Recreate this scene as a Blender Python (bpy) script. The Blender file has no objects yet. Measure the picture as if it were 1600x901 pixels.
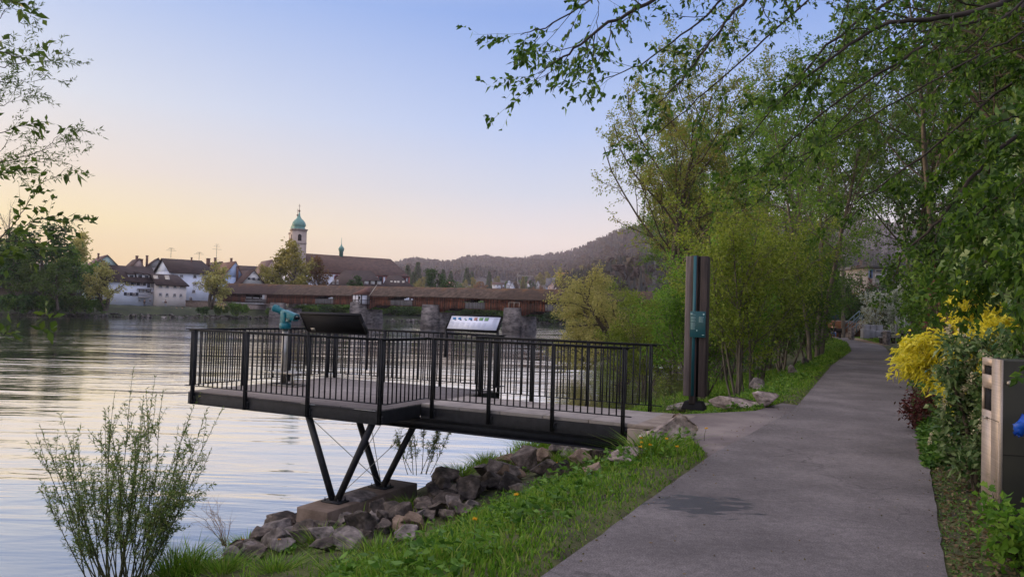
import bpy, math, random
import numpy as np
from mathutils import Matrix, Vector
sc = bpy.context.scene
COL = sc.collection

# ------------------------------------------------------------------ camera, sky, sun, exposure
F, PIT, ROL, HC = 1211.0, .0287, .0285, 1.58
cam = bpy.data.cameras.new('camera'); co = bpy.data.objects.new('camera', cam); COL.objects.link(co)
cam.sensor_width = 36; cam.lens = 36 * F / 1600; cam.clip_start = .05; cam.clip_end = 30000
_f = Vector((0, math.cos(PIT), math.sin(PIT))); _r = Vector((1, 0, 0)); _u = _r.cross(_f)
_r2 = _r * math.cos(ROL) + _u * math.sin(ROL); _u2 = -_r * math.sin(ROL) + _u * math.cos(ROL)
_m = Matrix((_r2, _u2, -_f)).transposed().to_4x4(); _m.translation = (0, 0, HC)
co.matrix_world = _m; sc.camera = co
FW, RT, UP = (np.array(v) for v in (_f, _r2, _u2)); EYE = np.array([0, 0, HC])

GLOW = 3.2
SUN_EL, SUN_AZ = 4.0, 68.0            # degrees; azimuth to the left of the view
w = bpy.data.worlds.new('World'); sc.world = w; w.use_nodes = True
def world():
    nt = w.node_tree; N = nt.nodes; L = nt.links
    bg = N['Background']; bg.inputs[1].default_value = .12
    s = N.new('ShaderNodeTexSky'); s.sky_type = 'NISHITA'; s.sun_disc = False
    s.sun_elevation = math.radians(SUN_EL); s.sun_rotation = math.radians(-SUN_AZ)
    s.air_density = 1.0; s.dust_density = 1.5; s.ozone_density = 3
    tc = N.new('ShaderNodeTexCoord'); sp = N.new('ShaderNodeSeparateXYZ'); L.new(tc.outputs['Generated'], sp.inputs[0])
    def ramp(stops):
        r = N.new('ShaderNodeValToRGB'); e = r.color_ramp.elements
        while len(e) < len(stops): e.new(.5)
        for k, (p, c) in zip(e, stops):
            k.position = p; k.color = tuple(((v / 255 + .055) / 1.055) ** 2.4 for v in c) + (1,)
        return r
    # height above the horizon (sine of elevation): towards the sunset, and away from it
    a = ramp([(0, (255, 208, 118)), (.09, (255, 234, 172)), (.15, (238, 224, 208)), (.23, (216, 221, 231)), (.36, (168, 192, 236)), (.7, (215, 206, 215)), (1, (215, 206, 215))])
    b = ramp([(0, (246, 220, 200)), (.09, (247, 233, 226)), (.15, (212, 218, 234)), (.23, (180, 201, 242)), (.36, (134, 168, 231)), (.7, (205, 200, 212)), (1, (215, 206, 215))])
    mp = N.new('ShaderNodeMapRange'); mp.inputs[1].default_value = .02; mp.inputs[2].default_value = -.5
    L.new(sp.outputs[0], mp.inputs[0])
    for r in (a, b): L.new(sp.outputs[2], r.inputs[0])
    mx = N.new('ShaderNodeMix'); mx.data_type = 'RGBA'
    L.new(mp.outputs[0], mx.inputs[0]); L.new(b.outputs[0], mx.inputs[6]); L.new(a.outputs[0], mx.inputs[7])
    sc1 = N.new('ShaderNodeVectorMath'); sc1.operation = 'SCALE'; sc1.inputs[3].default_value = 1 / .12
    L.new(mx.outputs[2], sc1.inputs[0])
    bo = N.new('ShaderNodeMapRange'); bo.inputs[1].default_value = .37; bo.inputs[2].default_value = .75; bo.inputs[3].default_value = 1 / .12; bo.inputs[4].default_value = 2.1 / .12   # upper sky brightened out of view, added fill for the foreground
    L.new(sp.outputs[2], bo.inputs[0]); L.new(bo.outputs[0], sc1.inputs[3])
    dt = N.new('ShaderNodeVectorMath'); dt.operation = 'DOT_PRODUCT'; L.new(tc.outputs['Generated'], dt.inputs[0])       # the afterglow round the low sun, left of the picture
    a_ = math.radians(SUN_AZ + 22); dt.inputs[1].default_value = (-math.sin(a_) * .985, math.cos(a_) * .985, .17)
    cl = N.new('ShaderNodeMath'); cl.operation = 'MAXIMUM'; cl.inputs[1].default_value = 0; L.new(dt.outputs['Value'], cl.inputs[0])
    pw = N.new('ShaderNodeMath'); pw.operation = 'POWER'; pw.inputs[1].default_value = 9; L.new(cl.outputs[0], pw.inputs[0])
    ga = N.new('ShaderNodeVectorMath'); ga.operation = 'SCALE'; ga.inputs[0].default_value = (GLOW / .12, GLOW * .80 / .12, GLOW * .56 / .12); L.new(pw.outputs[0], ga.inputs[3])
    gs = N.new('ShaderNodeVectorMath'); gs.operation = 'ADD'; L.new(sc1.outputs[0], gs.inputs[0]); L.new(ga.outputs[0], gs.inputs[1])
    sc2 = N.new('ShaderNodeVectorMath'); sc2.operation = 'SCALE'; sc2.inputs[3].default_value = 2.2
    L.new(s.outputs[0], sc2.inputs[0])
    m2 = N.new('ShaderNodeMix'); m2.data_type = 'RGBA'; m2.inputs[0].default_value = .93
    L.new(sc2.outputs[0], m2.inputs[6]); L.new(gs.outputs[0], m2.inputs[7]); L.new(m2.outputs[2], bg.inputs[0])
world()
sun = bpy.data.lights.new('sun', 'SUN'); so = bpy.data.objects.new('sun', sun); COL.objects.link(so)
sun.energy = 3.0; sun.angle = math.radians(.5); sun.color = (1, .68, .38)
_d = Vector((-math.sin(math.radians(SUN_AZ)) * math.cos(math.radians(SUN_EL)), math.cos(math.radians(SUN_AZ)) * math.cos(math.radians(SUN_EL)), math.sin(math.radians(SUN_EL))))
so.rotation_euler = _d.to_track_quat('Z', 'Y').to_euler()
vs = sc.view_settings; vs.view_transform = 'Standard'; vs.look = 'None'; vs.gamma = 1; vs.exposure = .15; vs.use_curve_mapping = False
sc.cycles.max_bounces = 8; sc.cycles.transparent_max_bounces = 8; sc.cycles.diffuse_bounces = 3; sc.cycles.glossy_bounces = 3
sc.cycles.sample_clamp_indirect = 5; sc.cycles.use_denoising = True

# ------------------------------------------------------------------ helpers
WATER = -1.85
def norm(v): v = np.asarray(v, float); return v / (np.linalg.norm(v) + 1e-12)
def ray(px, py): return FW + RT * (px - 800) / F - UP * (py - 450.5) / F
def at(px, py, d): return EYE + ray(px, py) * d                 # a point of the place at depth d
def onz(px, py, z=0.): r = ray(px, py); return EYE + r * (z - HC) / r[2]

class MB:
    def __init__(s): s.v = []; s.f = []; s.n = 0
    def add(s, v, *faces):
        v = np.asarray(v, np.float32).reshape(-1, 3)
        for f in faces:
            f = np.asarray(f, np.int32)
            if f.ndim == 1: f = f[None]
            s.f.append(f + s.n)
        s.v.append(v); s.n += len(v); return s
    def box(s, c, size, rz=0., R=None, top=1.):
        x, y, z = np.array(size) / 2
        v = np.array([[-x, -y, -z], [x, -y, -z], [x, y, -z], [-x, y, -z], [-x * top, -y * top, z], [x * top, -y * top, z], [x * top, y * top, z], [-x * top, y * top, z]])
        if R is not None: v = v @ np.asarray(R).T
        elif rz: c_, s_ = math.cos(rz), math.sin(rz); v = v @ np.array([[c_, s_, 0], [-s_, c_, 0], [0, 0, 1]])
        return s.add(v + np.array(c), [[0, 3, 2, 1], [4, 5, 6, 7], [0, 1, 5, 4], [1, 2, 6, 5], [2, 3, 7, 6], [3, 0, 4, 7]])
    def bx(s, x0, x1, y0, y1, z0, z1): return s.box(((x0 + x1) / 2, (y0 + y1) / 2, (z0 + z1) / 2), (x1 - x0, y1 - y0, z1 - z0))
    def bar(s, p, q, wd, ht, up=(0, 0, 1)):
        p = np.array(p, float); q = np.array(q, float); d = q - p; l = np.linalg.norm(d); d /= l
        sd = norm(np.cross(d, up)); u = np.cross(sd, d)
        return s.box((p + q) / 2, (l, wd, ht), R=np.stack([d, sd, u], 1))
    def tube(s, pts, rad, n=6, cap=True):
        P = np.asarray(pts, float); m = len(P); R = np.broadcast_to(np.asarray(rad, float), (m,))
        T = np.gradient(P, axis=0); T /= np.linalg.norm(T, axis=1, keepdims=True) + 1e-9
        ref = np.array([1., 0, 0]) if abs(T[0][2]) > .8 else np.array([0, 0, 1.])
        A = np.cross(T, ref); A /= np.linalg.norm(A, axis=1, keepdims=True) + 1e-9; B = np.cross(T, A)
        a = np.arange(n) * 2 * math.pi / n
        v = P[:, None] + R[:, None, None] * (np.cos(a)[None, :, None] * A[:, None] + np.sin(a)[None, :, None] * B[:, None])
        i = np.arange(m - 1)[:, None] * n; j = np.arange(n)[None]; k = (j + 1) % n
        f = np.stack([i + j, i + k, i + n + k, i + n + j], -1).reshape(-1, 4)
        s.add(v, f)
        if cap: s.f.append(np.arange(n)[::-1][None] + s.n - n * m); s.f.append(np.arange(n)[None] + s.n - n)
        return s
    def lathe(s, c, prof, n=16):
        prof = np.array(prof, float); a = np.arange(n) * 2 * math.pi / n; m = len(prof)
        v = np.stack([prof[:, 0:1] * np.cos(a), prof[:, 0:1] * np.sin(a), np.repeat(prof[:, 1:2], n, 1)], -1) + np.array(c)
        i = np.arange(m - 1)[:, None] * n; j = np.arange(n)[None]; k = (j + 1) % n
        s.add(v, np.stack([i + j, i + k, i + n + k, i + n + j], -1).reshape(-1, 4))
        s.f.append(np.arange(n)[::-1][None] + s.n - n * m); s.f.append(np.arange(n)[None] + s.n - n)
        return s
    def prism(s, poly, a, b):           # polygon (list of 3D points) swept from +a to +b
        P = np.array(poly, float); n = len(P); v = np.concatenate([P + np.array(a), P + np.array(b)])
        j = np.arange(n); k = (j + 1) % n
        return s.add(v, np.stack([j, k, k + n, j + n], 1), [list(range(n))[::-1]], [list(range(n, 2 * n))])
    def build(s, name, mat, parent=None, smooth=False, loc=None, bevel=0):
        me = bpy.data.meshes.new(name)
        V = np.concatenate(s.v) if s.v else np.zeros((0, 3), np.float32)
        me.vertices.add(len(V)); me.vertices.foreach_set('co', V.astype(np.float32).ravel())
        lp = np.concatenate([f.ravel() for f in s.f]); tot = np.concatenate([np.full(len(f), f.shape[1]) for f in s.f])
        st = np.concatenate([[0], np.cumsum(tot)[:-1]])
        me.loops.add(len(lp)); me.loops.foreach_set('vertex_index', lp.astype(np.int32))
        me.polygons.add(len(tot)); me.polygons.foreach_set('loop_start', st.astype(np.int32)); me.polygons.foreach_set('loop_total', tot.astype(np.int32))
        if smooth: me.polygons.foreach_set('use_smooth', np.ones(len(tot), bool))
        me.update(calc_edges=True); me.validate()
        me.materials.append(mat)
        o = bpy.data.objects.new(name, me); COL.objects.link(o)
        if parent is not None: o.parent = parent
        if loc is not None: o.location = tuple(loc)
        if bevel:
            b = o.modifiers.new('bevel', 'BEVEL'); b.width = bevel; b.segments = 2; b.limit_method = 'ANGLE'
        return o
def tag(o, label=None, cat=None, group=None, kind=None):
    for k, v in (('label', label), ('category', cat), ('group', group), ('kind', kind)):
        if v: o[k] = v
    return o
def thing(name, label, cat, loc=(0, 0, 0), rz=0., group=None):
    o = bpy.data.objects.new(name, None); COL.objects.link(o); o.empty_display_size = .2
    o.location = tuple(float(c) for c in loc); o.rotation_euler = (0, 0, rz); return tag(o, label, cat, group)
def copy_tree(o, parent=None):
    c = o.copy(); COL.objects.link(c)
    if parent is not None: c.parent = parent
    for ch in list(o.children): copy_tree(ch, c)
    return c

# ------------------------------------------------------------------ materials
def srgb(c): return tuple((v / 255 / 12.92 if v <= 10 else ((v / 255 + .055) / 1.055) ** 2.4) for v in c)
def mat(name, c1, c2=None, rough=.7, scale=5., stretch=(1, 1, 1), bump=0., detail=6, metal=0., c3=None, bscale=None, spec=.4, obj=True):
    m = bpy.data.materials.new(name); m.use_nodes = True; nt = m.node_tree; N = nt.nodes; L = nt.links; p = N['Principled BSDF']
    p.inputs['Roughness'].default_value = rough; p.inputs['Metallic'].default_value = metal; p.inputs['Specular IOR Level'].default_value = spec
    if c2 is None: p.inputs['Base Color'].default_value = (*c1, 1)
    if c2 is not None or bump:
        tc = N.new('ShaderNodeTexCoord'); mp = N.new('ShaderNodeMapping'); L.new(tc.outputs['Object'], mp.inputs[0]); mp.inputs['Scale'].default_value = stretch
        nz = N.new('ShaderNodeTexNoise'); nz.inputs['Scale'].default_value = scale; nz.inputs['Detail'].default_value = detail; nz.inputs['Roughness'].default_value = .62
        L.new(mp.outputs[0], nz.inputs['Vector'])
        if c2 is not None:
            r = N.new('ShaderNodeValToRGB'); e = r.color_ramp.elements; e[0].position = .36; e[1].position = .64
            e[0].color = (*c1, 1); e[1].color = (*c2, 1)
            if c3: k = e.new(.5); k.color = (*c3, 1)
            L.new(nz.outputs[0], r.inputs[0]); L.new(r.outputs[0], p.inputs['Base Color'])
        if bump:
            b = N.new('ShaderNodeBump'); b.inputs['Strength'].default_value = bump; b.inputs['Distance'].default_value = .02
            if bscale:
                n2 = N.new('ShaderNodeTexNoise'); n2.inputs['Scale'].default_value = bscale; n2.inputs['Detail'].default_value = 5; L.new(mp.outputs[0], n2.inputs['Vector']); L.new(n2.outputs[0], b.inputs['Height'])
            else: L.new(nz.outputs[0], b.inputs['Height'])
            L.new(b.outputs[0], p.inputs['Normal'])
    return m
def leafmat(name, cols, trans=.45, rough=.5):
    m = bpy.data.materials.new(name); m.use_nodes = True; nt = m.node_tree; N = nt.nodes; L = nt.links; p = N['Principled BSDF']
    g = N.new('ShaderNodeNewGeometry'); r = N.new('ShaderNodeValToRGB'); e = r.color_ramp.elements
    while len(e) < len(cols): e.new(.5)
    for i, (k, c) in enumerate(zip(e, cols)): k.position = i / max(1, len(cols) - 1); k.color = (*c, 1)
    L.new(g.outputs['Random Per Island'], r.inputs[0]); L.new(r.outputs[0], p.inputs['Base Color'])
    p.inputs['Roughness'].default_value = rough; p.inputs['Specular IOR Level'].default_value = .25
    t = N.new('ShaderNodeBsdfTranslucent'); L.new(r.outputs[0], t.inputs[0]); mx = N.new('ShaderNodeMixShader'); mx.inputs[0].default_value = trans
    L.new(p.outputs[0], mx.inputs[1]); L.new(t.outputs[0], mx.inputs[2]); L.new(mx.outputs[0], N['Material Output'].inputs[0]); return m

M = {}
M['steel'] = mat('dark_grey_paint', (.010, .011, .014), (.019, .020, .025), .6, 9, bump=.08, spec=.25)
M['deck'] = None
M['concrete'] = mat('concrete', (.16, .13, .11), (.26, .22, .19), .9, 3, bump=.5, bscale=40)
M['rust_concrete'] = mat('stained_concrete', (.10, .072, .056), (.19, .145, .12), .9, 2.5, bump=.5, bscale=30)
M['bark'] = mat('bark', (.035, .027, .02), (.085, .068, .05), .9, 8, (1, 1, .25), bump=.8)
M['bark_grey'] = mat('grey_bark', (.06, .052, .042), (.14, .12, .095), .9, 6, (1, 1, .3), bump=.6)
M['twig'] = mat('twig', (.012, .009, .007), (.032, .023, .017), .85, 10)
M['stem_green'] = mat('green_stem', (.05, .055, .02), (.09, .09, .035), .7, 10)
M['rock'] = mat('brown_rock', (.028, .024, .022), (.18, .148, .132), .9, 5, bump=1, c3=(.08, .064, .056), bscale=22, detail=10)
M['rock_grey'] = mat('grey_rock', (.05, .044, .043), (.25, .22, .21), .9, 5, bump=1, c3=(.14, .122, .118), bscale=22, detail=10)
M['rock_pale'] = mat('pale_rock', (.10, .082, .078), (.44, .38, .355), .9, 5, bump=1, c3=(.25, .205, .19), bscale=22, detail=10)
M['rock_tan'] = mat('tan_rock', (.10, .07, .05), (.27, .20, .15), .9, 5, bump=1, bscale=22, detail=10)
M['zinc'] = mat('galvanised_steel', (.30, .28, .25), (.42, .40, .36), .4, 12, metal=.7)
M['teal'] = mat('teal_enamel', (.0, .10, .135), (.003, .14, .175), .3, 4)
M['black'] = mat('black_paint', (.008, .008, .010), rough=.75, spec=.2)
M['white'] = mat('white_print', (.62, .66, .80), rough=.35)
M['grass'] = leafmat('grass_blade', [(.04, .10, .006), (.08, .19, .012), (.13, .27, .02), (.19, .33, .03), (.24, .27, .06)], .35)
M['weed'] = leafmat('weed_leaf', [(.035, .10, .01), (.08, .18, .02), (.15, .28, .035)], .35)
M['yellow_flower'] = mat('dandelion_yellow', (.75, .42, .01), rough=.6)

# ------------------------------------------------------------------ growing things
def leaves(mb, P, D, L, W, rng, fold=.25, droop=.15):
    P = np.asarray(P, float); D = np.asarray(D, float); n = len(P)
    L = (np.ones(n) * L * rng.uniform(.5, 1.3, n))[:, None]; W = (np.ones(n) * W * rng.uniform(.6, 1.25, n))[:, None]
    D = D / (np.linalg.norm(D, axis=1, keepdims=True) + 1e-9)
    A = rng.normal(size=(n, 3)); S = np.cross(D, A); S /= np.linalg.norm(S, axis=1, keepdims=True) + 1e-9; Nn = np.cross(S, D)
    mid = P + D * L * .45
    v = np.stack([P, mid + S * W / 2 + Nn * W * fold, P + D * L - np.array([0, 0, 1]) * L * droop, mid - S * W / 2 + Nn * W * fold], 1)
    i = np.arange(n)[:, None] * 4
    mb.add(v, np.concatenate([i + np.array([[0, 1, 2]]), i + np.array([[0, 2, 3]])]))
def rdir(rng, n): v = rng.normal(size=(n, 3)); return v / np.linalg.norm(v, axis=1, keepdims=True)

class Grow:
    """spec per level: segs, wander, up, taper; n children, t0, ang, ratio; leaves on the last"""
    def __init__(s, rng, spec, sides=(8, 6, 5, 4, 3)): s.rng = rng; s.spec = spec; s.tubes = []; s.P = []; s.D = []; s.sides = sides
    def run(s, lv, p, d, L, r):
        rng = s.rng; sp = s.spec[lv]; n = sp['segs']; pts = [np.array(p, float)]; dirs = [norm(d)]
        for i in range(n):
            dd = norm(dirs[-1] + rng.normal(0, sp['w'], 3) + np.array([0, 0, sp.get('up', 0)]))
            pts.append(pts[-1] + dd * L / n); dirs.append(dd)
        rad = np.linspace(r, r * sp.get('taper', .35), n + 1); s.along(lv, np.array(pts), np.array(dirs), rad, L)
    def along(s, lv, pts, dirs, rad, L):
        rng = s.rng; sp = s.spec[lv]; n = len(pts) - 1
        s.tubes.append((pts, rad, s.sides[min(lv, len(s.sides) - 1)]))
        nl = sp.get('leaves', 0)
        if nl:
            t = rng.uniform(sp.get('l0', .1), 1, nl) * n; i = np.minimum(t.astype(int), n - 1); fr = (t - i)[:, None]
            s.P.append(pts[i] * (1 - fr) + pts[i + 1] * fr + rng.normal(0, sp.get('spread', .0) + 1e-6, (nl, 3)))
            s.D.append(dirs[i] * sp.get('fwd', .6) + rdir(rng, nl) * .8 + np.array([0, 0, sp.get('lz', 0)]))
        if 'n' in sp and lv + 1 < len(s.spec):
            for k in range(sp['n']):
                t = (sp['t0'] + (1 - sp['t0']) * (k + rng.uniform(0, 1)) / sp['n']); x = min(t * n, n - 1e-3); i = int(x); fr = x - i
                p = pts[i] * (1 - fr) + pts[i + 1] * fr; dd = dirs[i + 1]
                pe = norm(np.cross(dd, rng.normal(size=3))); 
                if sp.get('flat'): pe = norm(pe * np.array([1, 1, sp['flat']]))
                a = sp['ang'] * rng.uniform(.7, 1.25)
                s.run(lv + 1, p, dd * math.cos(a) + pe * math.sin(a), L * sp['ratio'] * rng.uniform(.7, 1.2) * (1 - sp.get('shrink', .45) * t), (rad[i] * (1 - fr) + rad[i + 1] * fr) * sp.get('rr', .55))
    def wood(s, mb, lo=0, hi=99):
        for pts, rad, n in s.tubes: mb.tube(pts, rad, n, cap=False)
        return mb
    def sites(s): return np.concatenate(s.P), np.concatenate(s.D)

# ------------------------------------------------------------------ ground of the near bank, river, path
_L = np.array([onz(845, 901), onz(1108, 712), onz(1240, 640), onz(1300, 570), onz(1331, 548), onz(1325, 535), onz(1300, 527.5)])
_R = np.array([onz(1480, 901), onz(1450, 715), onz(1430, 620), onz(1415, 580), onz(1390, 550), onz(1380, 540), onz(1345, 530), onz(1310, 524)])
def _ext(P):
    a = P[0] - (P[1] - P[0]) / (P[1][1] - P[0][1]) * 12; b = P[-1] + (P[-1] - P[-2]) / (P[-1][1] - P[-2][1]) * 90
    return np.vstack([a, P, b])
_L, _R = _ext(_L), _ext(_R)
def xL(y): return np.interp(y, _L[:, 1], _L[:, 0])
def xR(y): return np.interp(y, _R[:, 1], _R[:, 0])
_sS = [0, .12, .5, 1.0, 1.5, 2, 2.7, 3.5, 4.5, 5.5, 6.5, 7.5, 10, 18]; _sZ = [-.03, .025, .0, -.14, -.40, -.68, -1.04, -1.30, -1.52, -1.70, -1.86, -2.2, -3, -4]
_rS = [0, .12, .6, 2, 5, 12, 30, 80]; _rZ = [-.03, .02, .03, .15, .6, 1.2, 3.0, 8]
BAY = [onz(*q) for q in ((1108, 712), (1092, 694), (1060, 668), (1035, 657), (1052, 647), (1180, 641), (1222, 629), (1262, 634), (1190, 712))]
_bc = np.mean(BAY, 0); _bay_w = [_bc + (p_ - _bc) * 1.04 for p_ in BAY]
def in_poly(P, poly):
    x, y = P[:, 0], P[:, 1]; r = np.zeros(len(P), bool); q = np.array([p_[:2] for p_ in poly]); j = len(q) - 1
    for i in range(len(q)):
        c = ((q[i, 1] > y) != (q[j, 1] > y)) & (x < (q[j, 0] - q[i, 0]) * (y - q[i, 1]) / (q[j, 1] - q[i, 1] + 1e-9) + q[i, 0]); r ^= c; j = i
    return r
def wob(x, y): return .5 * np.sin(1.9 * x + .7 * y) * np.sin(1.3 * y - .6 * x + 1) + .3 * np.sin(4.1 * x - 2.2 * y) * np.sin(3.7 * y + 1.7 * x)
def tz(x, y):
    s = (xL(y) - x) * .89; r = (x - xR(y)) * .89
    z = np.where(s > 0, np.interp(s, _sS, _sZ), np.where(r > 0, np.interp(r, _rS, _rZ), -.03))
    k = np.clip((np.maximum(s, r) - .3) / 2.5, 0, 1)
    z = z + wob(x, y) * .10 * k
    sh = np.shape(z); P = np.stack([np.ravel(np.broadcast_to(x, sh)), np.ravel(np.broadcast_to(y, sh))], 1)
    return np.where(in_poly(P, _bay_w).reshape(sh), np.minimum(z, -.05), z)
def onground(px, py, dz=0.):
    r = ray(px, py); t = np.arange(2., 60, .04); Q = EYE + r * t[:, None]; k = Q[:, 2] < tz(Q[:, 0], Q[:, 1]) + dz
    return Q[np.argmax(k)] if k.any() else Q[-1]
def near_ground():
    ys = np.concatenate([np.arange(-8, 26, .2), np.geomspace(26, 160, 60)])
    ss = np.array([18, 12, 10, 8.4, 7.6, 7.1, 6.7, 6.2, 5.7, 5.2, 4.7, 4.2, 3.7, 3.2, 2.7, 2.2, 1.7, 1.3, .9, .5, .25, .12, 0])
    rs = np.array([0, .12, .25, .5, .8, 1.2, 1.7, 2.3, 3, 4, 5.5, 8, 12, 18, 30, 50, 80])
    X = np.concatenate([xL(ys)[:, None] - ss[None] / .89, xR(ys)[:, None] + rs[None] / .89], 1); Y = np.repeat(ys[:, None], X.shape[1], 1)
    Z = tz(X, Y); m = X.shape[1]; mb = MB(); i = np.arange(len(ys) - 1)[:, None] * m; j = np.arange(m - 1)[None]
    mb.add(np.stack([X, Y, Z], -1), np.stack([i + j, i + j + 1, i + m + j + 1, i + m + j], -1).reshape(-1, 4))
    g = mat('bank_soil', (.03, .026, .014), (.075, .085, .022), .95, 3.2, bump=1, c3=(.055, .06, .02), bscale=28)
    tag(mb.build('ground', g, smooth=True), kind='structure')
near_ground()

def water():
    m = bpy.data.materials.new('river_water'); m.use_nodes = True; nt = m.node_tree; N = nt.nodes; L = nt.links; p = N['Principled BSDF']
    p.inputs['Base Color'].default_value = (.05, .06, .058, 1); p.inputs['Roughness'].default_value = .07; p.inputs['IOR'].default_value = 1.33; p.inputs['Specular IOR Level'].default_value = .5
    tc = N.new('ShaderNodeTexCoord')
    def nz(scale, rz, st, det, dist=0):
        mp = N.new('ShaderNodeMapping'); mp.inputs['Rotation'].default_value = (0, 0, rz); mp.inputs['Scale'].default_value = st; L.new(tc.outputs['Object'], mp.inputs[0])
        n = N.new('ShaderNodeTexNoise'); n.inputs['Scale'].default_value = scale; n.inputs['Detail'].default_value = det; n.inputs['Distortion'].default_value = dist; L.new(mp.outputs[0], n.inputs['Vector']); return n.outputs[0]
    def math_(op, a, b):
        k = N.new('ShaderNodeMath'); k.operation = op
        for i, v in enumerate((a, b)):
            if isinstance(v, (int, float)): k.inputs[i].default_value = v
            else: L.new(v, k.inputs[i])
        return k.outputs[0]
    small = nz(1.5, .12, (.5, 1.6, 1), 3, .5); mid = nz(.42, -.1, (.45, 1.5, 1), 3, .9); big = nz(.10, .05, (.35, 1.2, 1), 3, 1.0)
    patch = nz(.035, .1, (.35, 1.4, 1), 4, .8)
    amp = N.new('ShaderNodeMapRange'); amp.inputs[1].default_value = .38; amp.inputs[2].default_value = .66; amp.inputs[3].default_value = .28; amp.inputs[4].default_value = 1.6; L.new(patch, amp.inputs[0])
    h = math_('ADD', math_('MULTIPLY', small, .045), math_('ADD', math_('MULTIPLY', mid, .16), math_('MULTIPLY', big, .35)))
    h = math_('MULTIPLY', h, amp.outputs[0])
    gl = N.new('ShaderNodeBsdfGlossy'); gl.inputs['Roughness'].default_value = .06; gl.inputs[0].default_value = (.97, .97, .97, 1); fr = N.new('ShaderNodeFresnel'); fr.inputs[0].default_value = 1.33
    fm = N.new('ShaderNodeMapRange'); fm.inputs[2].default_value = .40; fm.inputs[3].default_value = .12; fm.inputs[4].default_value = .95; L.new(fr.outputs[0], fm.inputs[0])
    ms = N.new('ShaderNodeMixShader'); L.new(fm.outputs[0], ms.inputs[0]); L.new(p.outputs[0], ms.inputs[1]); L.new(gl.outputs[0], ms.inputs[2]); L.new(ms.outputs[0], N['Material Output'].inputs[0])
    b = N.new('ShaderNodeBump'); b.inputs['Strength'].default_value = .30; b.inputs['Distance'].default_value = 1.0; L.new(h, b.inputs['Height']); [L.new(b.outputs[0], n_.inputs['Normal']) for n_ in (p, gl, fr)]
    mb = MB(); mb.add([[-900, -60, WATER], [500, -60, WATER], [500, 900, WATER], [-900, 900, WATER]], [[0, 1, 2, 3]])
    tag(mb.build('river', m), kind='structure')
water()

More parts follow.
